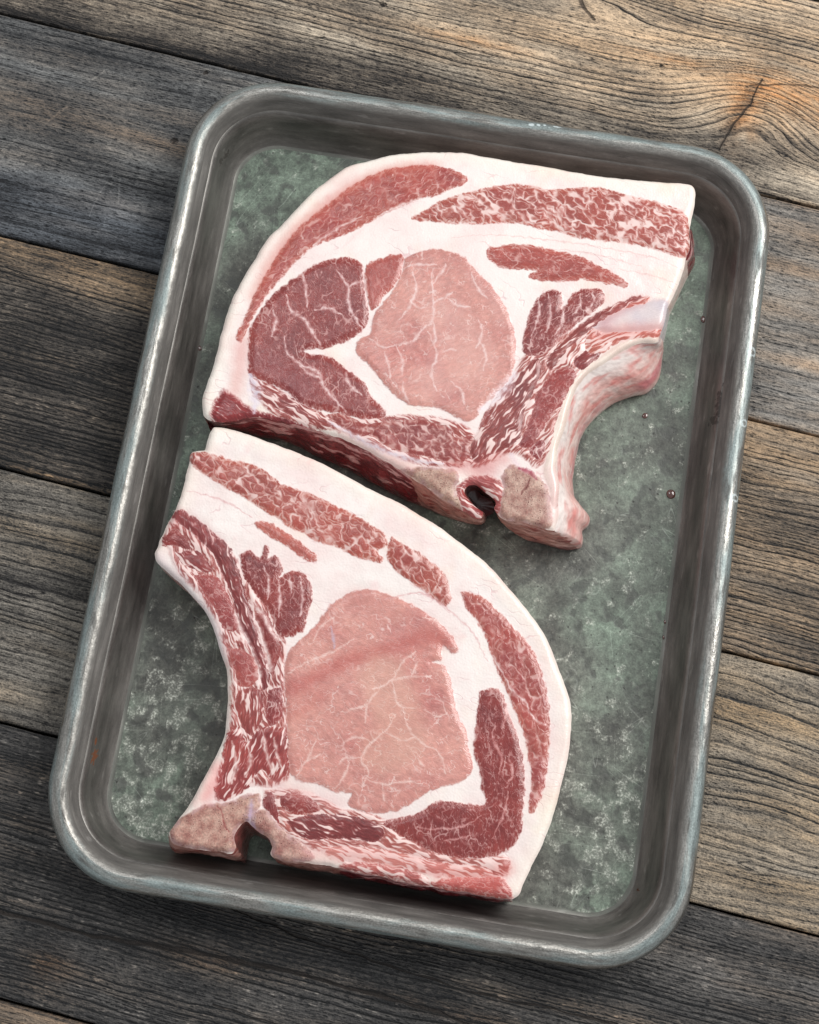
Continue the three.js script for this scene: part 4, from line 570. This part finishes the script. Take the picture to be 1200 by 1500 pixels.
makeChop('pork_chop', 'lower pork chop with vertebra bones at the bottom left of the pan', {
  top: 29, seed: 11.3,
  sides: [
    { k: 'F', t: [-87.4,-12.4, -81.4,-12.6, -71.5,-11.1, -58.9,-8.6, -46.3,-5.6, -33.9,-1.9, -25.4,1.2, -16.7,4.2, -8.1,6.7, 0.6,10.3, 9.3,14.2, 18.2,19.1, 26.2,23.6, 32.5,28.3, 38.1,33.1, 43.6,38.0, 50.1,44.2, 54.9,49.9, 59.0,56.5, 62.3,62.4, 65.4,68.2, 67.8,74.2, 69.3,85.0, 69.3,95.9, 68.4,104.6, 67.6,111.6, 66.3,119.5, 64.4,127.4, 61.7,135.4, 59.6,142.5, 58.4,146.7, 56.2,148.8] },
    { k: 'R', t: [56.2,148.8, 47.6,149.2, 38.3,149.0, 30.7,149.5, 26.8,148.9, 19.1,149.1, 7.4,148.3, -0.3,148.3, -8.1,147.8], b: [58.1,148.9, 49.2,149.9, 39.6,150.1, 31.8,150.9, 27.7,150.5, 19.7,150.8, 7.6,150.2, -0.4,150.4, -8.4,150.2] },
    { k: 'V', t: [-8.1,147.8, -16.8,147.7, -23.7,148.1, -30.9,148.5, -34.7,147.4, -34.5,144.3], b: [-8.4,150.2, -13.8,150.0, -21.8,150.3, -29.9,149.8, -33.3,148.8, -35.4,144.9] },
    { k: 'N', t: [-34.5,144.3, -36.5,141.7, -39.3,140.3, -44.0,137.8, -45.8,136.6, -48.3,139.5, -49.4,143.3, -48.0,146.6], b: [-35.4,144.9, -38.4,142.0, -41.2,141.2, -44.0,140.8, -45.2,142.9, -45.1,146.3, -45.1,149.2, -45.1,151.8] },
    { k: 'V', t: [-48.0,146.6, -49.1,149.0, -53.4,149.2, -59.6,149.5, -66.8,149.6, -71.9,148.7, -73.6,145.5], b: [-45.1,151.8, -51.2,151.2, -58.0,150.5, -65.9,151.3, -71.9,152.2, -74.3,151.1, -76.1,147.4] },
    { k: 'B', t: [-73.6,145.5, -71.4,140.5, -68.2,134.4, -65.1,125.4, -62.8,118.1, -61.1,112.1, -59.9,106.2, -60.5,100.6, -61.7,91.3, -64.0,82.1, -67.7,75.5, -71.2,68.6, -75.7,61.8, -81.2,57.0, -86.9,52.5, -93.1,48.6, -98.7,44.9, -100.1,41.8] },
    { k: 'R', t: [-100.1,41.8, -98.9,36.0, -97.1,28.5, -95.5,23.2] },
    { k: 'F', t: [-95.5,23.2, -94.7,17.5, -94.1,9.8] },
    { k: 'R', t: [-94.1,9.8, -94.0,3.3, -94.0,-0.7, -88.8,-2.4] },
    { k: 'F', t: [-88.8,-2.4, -88.6,-8.5, -87.4,-12.4] },
  ],
  regions: [
    { part: 'streaky_muscle', t: 'streak', d: 62, fat: 0.26, soft: 1, c0: [186, 100, 96], c1: [152, 72, 72], p: [-97.4,34.7, -93.9,25.2, -82.7,29.4, -70.4,37.3, -63.2,46.6, -50.4,58.0, -44.8,65.2, -41.5,83.3, -37.6,98.5, -33.1,117.4, -38.5,121.9, -48.6,123.6, -57.2,130.6, -59.2,125.3, -58.1,109.7, -59.0,96.8, -61.4,84.0, -66.0,74.1, -71.1,64.2, -78.6,55.7, -89.5,47.1] },
    { part: 'streaky_muscle', t: 'streak', d: 12, fat: 0.26, soft: 1, c0: [190, 108, 102], c1: [158, 78, 76], p: [-41.1,124.9, -33.1,123.1, -22.7,123.4, -11.7,126.7, 1.3,127.1, 9.8,131.3, 26.1,136.7, 41.4,136.2, 51.4,134.1, 53.1,138.8, 39.9,143.0, 17.0,144.2, -3.7,143.1, -22.0,141.6, -31.6,137.1, -37.7,132.0] },
    { ...CLUMP, d: 33, s: [5, 3.4], gap: 0.75, label: 'pale red marbled strip along the top edge of the lower chop', p: [-94.6,2.2, -93.2,-0.3, -89.5,-0.9, -82.8,-0.3, -77.1,0.7, -70.0,0.7, -63.0,3.2, -56.0,7.1, -50.9,7.9, -43.6,9.3, -35.3,11.8, -27.8,13.9, -20.0,17.1, -13.5,20.4, -11.7,24.3, -15.1,26.5, -12.3,30.5, -15.5,31.0, -23.7,29.9, -30.9,27.5, -38.0,27.0, -45.0,24.0, -49.8,23.1, -55.2,20.1, -60.1,18.4, -65.5,16.0, -71.5,13.1, -77.5,11.5, -84.4,8.4, -90.7,5.5] },
    { ...CLUMP, d: 52, s: [5, 3.4], gap: 0.75, p: [-9.9,20.9, -5.5,23.0, 2.3,26.1, 9.4,29.9, 14.3,35.7, 16.1,41.9, 14.6,44.1, 9.6,41.3, 3.5,38.3, -1.8,35.9, -7.2,32.4, -10.5,28.2] },
    { ...CLUMP, part: 'cap_muscle', d: 62, s: [4.2, 2.8], gap: 0.2, c0: [176, 88, 82], c1: [140, 60, 62], label: 'dark red marbled muscle inside the right fat edge', p: [20.2,37.7, 24.2,37.6, 29.3,39.2, 34.7,42.9, 40.0,46.9, 45.5,51.1, 50.1,55.7, 53.9,62.3, 57.9,71.2, 59.7,78.8, 61.1,86.4, 61.7,96.5, 61.6,106.5, 60.1,112.9, 58.6,116.2, 57.6,113.3, 57.5,107.2, 55.7,98.2, 52.1,87.9, 47.9,80.7, 42.7,72.1, 38.6,65.9, 34.9,58.7, 31.3,52.1, 27.3,47.4, 22.7,43.2] },
    { part: 'loin_eye', t: 'eye', d: 18, pale: 0.4, c0: [208, 140, 135], c1: [174, 102, 103], grow: 0.2, feather: 0.6, ragged: 0.25, label: 'pale pink loin eye of the lower chop', p: [-29.1,51.5, -25.5,47.4, -20.7,44.2, -14.3,42.6, -8.6,43.3, -0.2,45.1, 8.3,48.6, 15.4,52.6, 19.7,56.4, 21.9,60.4, 20.0,61.7, 15.8,59.0, 16.0,64.8, 12.6,66.7, 18.0,67.4, 20.0,70.0, 22.2,75.5, 26.0,85.1, 29.7,90.0, 32.1,97.4, 34.3,103.3, 32.0,108.3, 24.7,111.8, 19.0,115.1, 12.9,120.7, 8.7,123.6, 2.1,125.5, -4.9,125.9, -9.4,123.8, -8.7,120.4, -16.5,120.4, -22.5,118.5, -30.3,118.5, -33.2,115.4, -35.6,106.5, -38.0,96.2, -40.2,85.8, -42.2,77.6, -41.3,71.3, -37.3,65.6, -33.0,59.5, -30.9,54.8] },
    { ...DARK, part: 'dark_muscle', d: 72, m: 0.95, label: 'dark red L-shaped muscle right of the pale loin eye', p: [33.1,74.7, 36.5,73.1, 40.0,73.3, 44.2,80.5, 48.4,87.7, 52.2,97.2, 54.5,107.7, 55.0,116.8, 55.3,124.4, 52.3,130.2, 46.8,134.1, 36.3,136.6, 27.1,136.6, 17.5,134.4, 10.1,131.8, 4.8,129.4, 11.5,126.2, 18.7,122.8, 22.0,119.2, 29.5,117.4, 39.5,117.1, 41.7,114.4, 39.4,110.9, 37.6,104.3, 34.2,97.1, 33.5,87.8, 33.2,80.3] },
    { ...DARK, part: 'small_muscle', grow: 0.9, d: 70, m: 0.4, c0: [140, 54, 56], p: [-40.3,125.0, -38.0,124.9, -35.4,130.6, -33.5,135.4, -36.8,132.9, -39.9,129.8] },
    { ...DARK, part: 'small_muscle', grow: 0.9, d: 20, m: 1.2, p: [-35.0,125.7, -31.0,123.5, -25.1,124.1, -19.3,128.0, -24.0,130.3, -29.6,131.2, -34.1,129.1] },
    { part: 'small_muscle', grow: 0.9, t: 'streak', d: 14, fat: -0.06, c0: [146, 64, 64], c1: [118, 48, 52], label: 'dark streaky muscle above the bottom edge of the lower chop', p: [-31.1,134.2, -25.9,131.6, -19.2,129.7, -10.1,128.5, -3.1,128.6, 5.4,131.8, 3.8,135.8, -3.8,136.8, -12.2,137.5, -21.1,139.4, -27.1,137.6] },
    { part: 'streaky_muscle', grow: 0.9, t: 'streak', d: 9, fat: 0.34, soft: 1.2, c0: [212, 130, 122], c1: [180, 90, 86], p: [-16.9,141.3, -4.4,139.2, 10.9,138.5, 26.6,139.7, 45.0,139.2, 47.7,140.7, 39.9,143.0, 27.3,144.1, 14.4,144.2, 1.5,143.8, -11.2,144.3] },
    { part: 'bottom_meat', t: 'fibre', d: 8, soft: 0.6, m: 1.3, c0: [186, 94, 90], c1: [154, 66, 66], label: 'red meat along the bottom right corner of the lower chop', p: [25.8,148.0, 31.6,145.4, 41.2,143.3, 51.0,141.9, 54.6,145.3, 56.0,148.3, 47.5,149.0, 38.3,149.0, 30.6,149.2] },
    { part: 'bottom_meat', t: 'streak', d: 10, soft: 0.9, fat: 0.16, c0: [196, 104, 100], c1: [160, 72, 72], p: [-3.5,144.6, 12.9,144.4, 22.4,145.9, 24.9,148.7, 19.1,148.9, 7.4,148.1, -0.8,147.9, -8.6,147.4] },
    { part: 'small_muscle', grow: 0.9, t: 'fibre', d: 33, m: 0.7, c0: [180, 96, 90], c1: [156, 74, 72], p: [-63.5,23.7, -57.5,23.6, -50.8,26.6, -44.0,29.7, -38.3,34.2, -41.6,34.2, -48.4,30.7, -56.0,27.8] },
    { part: 'intercostal_muscle', grow: 0.9, t: 'streak', d: 58, fat: -0.14, c0: [150, 66, 66], c1: [122, 50, 54], label: 'long dark muscle strip beside the rib edge of the lower chop', p: [-96.0,26.6, -94.1,24.1, -87.4,26.3, -79.7,30.9, -72.7,35.2, -67.8,40.8, -64.5,46.8, -60.9,54.4, -57.8,59.8, -54.2,67.6, -49.6,76.4, -46.8,83.1, -48.1,87.6, -51.9,79.8, -56.2,72.5, -60.5,66.7, -64.2,59.8, -68.1,52.0, -72.6,45.4, -77.7,38.6, -84.7,33.1, -90.8,29.7] },
    { ...DARK, part: 'intercostal_muscle', grow: 0.9, d: 25, m: 0.8, p: [-97.3,35.2, -94.3,31.4, -87.7,35.8, -86.9,38.4, -92.4,37.7, -97.3,37.7] },
    { part: 'intercostal_muscle', grow: 0.9, t: 'streak', d: 30, fat: -0.04, c0: [160, 78, 78], c1: [136, 58, 62], p: [-92.4,40.7, -83.1,38.6, -79.2,41.8, -76.9,45.6, -82.7,46.0, -88.4,44.2] },
    { ...DARK, part: 'intercostal_muscle', grow: 0.9, d: 45, m: 1.1, c0: [160, 76, 76], c1: [134, 56, 60], p: [-82.8,48.2, -75.3,46.7, -69.8,51.5, -66.3,57.4, -62.4,64.9, -64.1,67.3, -68.0,66.6, -71.8,60.8, -77.8,54.5] },
    { ...DARK, part: 'intercostal_muscle', grow: 0.9, d: 70, m: 0.5, p: [-57.7,58.7, -52.5,57.9, -49.0,63.8, -45.0,69.5, -45.2,75.7, -46.5,81.5, -50.0,72.8, -54.2,64.6] },
    { ...DARK, part: 'intercostal_muscle', grow: 0.9, d: 50, m: 0.8, c0: [172, 86, 82], c1: [142, 62, 64], p: [-65.5,74.0, -59.7,73.6, -53.5,77.1, -51.8,80.5, -52.4,85.7, -57.9,87.4, -60.5,82.0, -63.8,77.2] },
    { part: 'intercostal_muscle', grow: 0.9, t: 'streak', d: 80, fat: -0.02, c0: [176, 88, 82], c1: [146, 64, 66], p: [-59.3,95.0, -57.2,89.4, -50.2,87.4, -47.6,92.8, -47.4,99.6, -50.5,105.3, -55.2,100.3] },
    { part: 'intercostal_muscle', grow: 0.9, t: 'fibre', d: 85, m: 1.3, c0: [146, 64, 66], c1: [124, 50, 54], p: [-46.4,86.8, -42.4,85.3, -40.2,91.6, -40.2,97.3, -43.8,100.5, -46.2,94.7] },
    { part: 'streaky_muscle', grow: 0.9, t: 'streak', d: 102, fat: 0.0, c0: [184, 84, 80], c1: [132, 52, 56], label: 'streaky red meat narrowing to the vertebra of the lower chop', p: [-58.2,105.0, -54.9,102.9, -51.1,107.7, -46.4,102.0, -38.0,100.6, -36.1,106.6, -34.0,117.1, -37.7,120.8, -43.6,117.1, -47.0,122.6, -51.8,127.7, -57.3,130.1, -58.9,127.3, -58.3,119.5, -58.5,111.8] },
    { ...DARK, part: 'dark_muscle', d: 60, m: 1.1, label: 'two-lobed dark muscle at the upper left of the lower chop', p: [-66.9,37.3, -64.3,35.2, -58.8,37.4, -58.3,32.6, -56.8,33.4, -56.3,37.8, -53.9,35.7, -50.3,39.5, -50.6,43.9, -46.6,40.8, -42.9,40.5, -38.1,44.6, -36.9,49.9, -37.4,55.9, -37.9,61.9, -43.1,65.7, -46.5,66.0, -50.1,59.4, -53.2,55.8, -58.0,51.7, -63.7,45.6] },
    { part: 'vertebra', t: 'bone', soft: 0.6, c0: [200, 162, 152], c1: [146, 94, 88], label: 'cut vertebra at the bottom left tip of the lower chop', p: [-73.0,144.9, -70.8,140.7, -67.9,138.0, -62.5,134.0, -57.9,132.3, -52.5,130.9, -47.4,127.2, -43.4,126.6, -41.9,130.4, -44.9,135.0, -48.5,139.1, -49.1,143.2, -47.9,146.8, -50.4,148.5, -59.5,149.2, -66.7,149.4, -71.3,148.4] },
    { part: 'vertebra', t: 'bone', soft: 0.6, c0: [198, 160, 152], c1: [146, 94, 90], label: 'cut vertebra end right of the notch in the lower chop', p: [-44.4,133.6, -40.1,131.6, -34.7,135.6, -29.7,139.1, -21.7,143.3, -18.7,145.6, -23.5,147.6, -30.6,148.3, -34.4,147.1, -34.1,144.3, -36.7,141.5, -43.0,138.2] },
  ],
  strokes: [
    ...[[13.7,72.1, 6.0,73.6, -0.8,75.8, -4.2,79.0, -7.9,80.4], [-0.7,76.1, 2.1,83.5, 4.8,85.5, 10.2,84.8], [2.5,89.0, -0.6,95.8, -4.5,100.3, -7.3,107.0, -3.9,111.9, -5.6,116.8], [-40.5,80.0, -35.5,75.4, -29.5,71.5, -23.6,67.6, -17.8,62.6], [-30.7,117.8, -27.5,110.9, -25.3,102.7], [-15.3,119.7, -12.1,112.7, -12.0,107.3], [20.2,99.4, 23.4,103.5, 24.6,107.7], [13.4,103.1, 16.5,106.2], [-17.9,91.3, -13.0,89.2, -7.8,85.7], [6.4,50.0, 12.4,50.9, 15.6,53.9], [-0.8,75.8, 2.0,68.2, 6.5,63.4], [-4.2,79.0, -8.3,85.8, -8.3,93.7], [-0.6,95.8, 6.8,97.7, 11.7,95.6], [4.8,85.5, 8.7,93.5, 14.7,97.7, 20.2,99.4], [-4.5,100.3, -11.2,99.4, -15.9,102.7], [-7.3,107.0, -12.5,107.3, -15.8,110.5], [-6.1,114.0, 1.9,115.3, 9.3,112.8, 17.1,112.8], [6.0,73.6, 7.6,67.3], [-27.5,110.9, -22.9,107.8], [-32.9,65.9, -31.3,60.3, -26.8,55.5], [12.6,85.0, 18.1,86.7, 21.8,84.8], [1.9,115.3, 4.2,121.3]].map((p) => ({ c: [238, 210, 200], w: 0.68, a: 0.6, taper: 1, p })),
    { c: [190, 172, 190], w: 0.8, a: 0.7, taper: 1, p: [-27.5,59.1, -26.0,62.9, -24.5,67.2] },
    ...[[40.6,73.8, 43.9,79.8, 43.2,87.8], [40.3,85.7, 40.5,92.2, 44.7,97.9, 44.4,104.5], [47.1,96.3, 49.5,103.6, 48.0,107.7], [40.3,120.5, 34.6,125.2, 24.7,128.1, 17.1,128.6], [49.1,110.1, 48.1,120.5, 45.4,128.5], [37.7,128.5, 27.9,131.9]].map((p) => ({ c: [226, 176, 172], w: 0.6, a: 0.7, taper: 1, p })),
    ...[[40.0,65.9, 44.3,71.8, 50.7,76.1, 52.8,79.7], [52.8,79.7, 56.9,82.9, 59.5,83.0], [35.6,60.0, 40.0,65.9]].map((p) => ({ c: WHITE, w: 0.8, a: 0.85, taper: 1, p })),
    ...[[-64.6,60.4, -60.4,67.0, -56.2,72.5, -51.4,81.0, -50.7,86.2], [-57.6,59.3, -54.3,65.4, -49.9,73.3, -47.0,80.3], [-60.4,54.3, -54.2,58.7, -49.7,64.7, -45.3,68.0]].map((p) => ({ c: WHITE, w: 1.3, a: 0.9, p })),
    ...[[-57.2,40.1, -54.1,45.1, -53.4,53.1], [-50.5,44.5, -48.5,52.3, -48.0,59.0], [-42.6,41.8, -40.4,48.3, -39.7,57.6], [-46.7,41.7, -44.5,48.9]].map((p) => ({ c: WHITE, w: 0.9, a: 0.8, taper: 1, p })),
    ...[[-51.0,108.5, -48.5,113.3, -49.1,121.1], [-46.1,102.5, -43.4,109.8, -39.2,118.2], [-41.3,104.3, -38.4,111.6, -35.7,116.3], [-56.8,108.2, -53.6,116.7, -53.7,124.4]].map((p) => ({ c: [238, 214, 208], w: 1, a: 0.85, taper: 1, p })),
    ...[[-92.6,15.2, -83.7,15.9, -73.8,18.2, -65.2,22.1], [-9.7,45.9, 5.5,40.7, 17.1,46.9], [-0.4,37.5, 11.1,42.5, 25.9,52.2, 34.2,62.9]].map((p) => ({ c: [216, 168, 166], w: 0.5, a: 0.65, taper: 1, p })),
    { c: [150, 70, 66], w: 0.6, a: 0.8, taper: 1, p: [-57.8,132.8, -54.6,136.0, -53.4,139.7, -51.4,141.9] },
    { c: [190, 168, 196], w: 2.2, a: 0.6, taper: 1, p: [-45.2,128.1, -45.0,131.9, -44.8,135.7, -42.1,139.1] },
    { c: [176, 82, 76], w: 4.4, a: 0.62, soft: 1, p: [-37.9,85.4, -31.6,80.7, -28.1,78.0, -21.1,72.5, -11.4,67.7, 0.9,61.7, 8.1,57.0, 16.6,57.2] },
    { c: [190, 100, 90], w: 3, a: 0.4, soft: 1, p: [-37.1,95.8, -31.1,90.9, -24.3,84.5] },
    { c: [218, 176, 156], w: 18, a: 0.4, soft: 1, p: [-4.9,74.7, 6.6,96.4, -0.2,102.7] },
    { c: [196, 126, 122], w: 10, a: 0.3, soft: 1, p: [-20.1,47.6, -3.9,49.0, 7.6,53.9] },
    { c: [216, 96, 96], w: 4, a: 0.5, soft: 1, p: [-60.7,117.9, -60.8,125.6, -62.8,131.0] },
    { c: [214, 106, 98], w: 5, a: 0.42, soft: 1, p: [27.1,142.8, 37.4,143.4, 49.8,140.9, 52.9,137.4] },
    { c: [222, 150, 146], w: 6, a: 0.4, soft: 1, p: [-21.5,144.5, -3.9,142.1, 14.0,141.7, 26.9,141.6] },
    { c: [222, 170, 168], w: 5, a: 0.4, soft: 1, p: [-38.5,121.9, -28.0,122.8, -12.0,125.2] },
    { c: [150, 74, 78], w: 5, a: 0.4, soft: 1, p: [-95.7,25.8, -85.4,29.6, -76.2,35.0] },
    { c: [214, 196, 206], w: 3.5, a: 0.6, soft: 1, p: [-99.0,42.9, -86.2,52.6, -74.7,63.4, -67.0,76.9] },
  ],
});


// ---------------------------------------------------------------- drops of juice on the pan
function drop(label, at, r, hgt, squash, turn) {
  const pts = []; for (let i = 0; i <= 10; i++) { const a = i / 10 * Math.PI / 2; pts.push(new THREE.Vector2(Math.max(1e-5, r * Math.sin(a)) / 1000, hgt * Math.cos(a) ** 0.8 / 1000)); }
  const g = new THREE.LatheGeometry(pts.reverse(), 28), p = g.attributes.position;
  for (let i = 0; i < p.count; i++) { const a = Math.atan2(p.getZ(i), p.getX(i)), k = 1 + 0.09 * noise(Math.cos(a) * 1.3 + r * 7, Math.sin(a) * 1.3); p.setX(i, p.getX(i) * k * squash); p.setZ(i, p.getZ(i) * k); }
  g.rotateY(turn); g.computeVertexNormals();
  const m = new THREE.Mesh(g, new THREE.MeshPhysicalMaterial({ color: new THREE.Color(0.085, 0.03, 0.022), roughness: 0.08, clearcoat: 1, clearcoatRoughness: 0.04 }));
  m.name = numbered('juice_drop'); m.castShadow = m.receiveShadow = true; m.position.set(at[0] / 1000, (FLOOR + 0.06) / 1000, at[1] / 1000); scene.add(m);
  tag(m, label, 'juice drop', 'drops of meat juice on the pan');
}
drop('round dark red juice drop on the pan floor right of the two chops', [99.2,-22.5], 2.0, 0.9, 0.95, 0.4);
drop('small brown juice drop just below the rib bone of the upper chop', [84.4,-54.3], 1.1, 0.4, 1.2, 0.8);
drop('red juice spot at the foot of the right wall beside the rib end', [103.3,-100.8], 1.6, 0.5, 0.6, 0.2);
drop('tiny red juice spot at the foot of the left wall beside the upper chop', [-104.3,-52.9], 1.2, 0.4, 0.8, 0.5);
drop('upper of two tiny brown juice spots along the right wall foot', [103.2,30.8], 0.8, 0.3, 0.6, 0.2);
drop('lower of two tiny brown juice spots along the right wall foot', [103.4,37.2], 0.8, 0.3, 0.6, 0.2);

renderer.render(scene, camera);
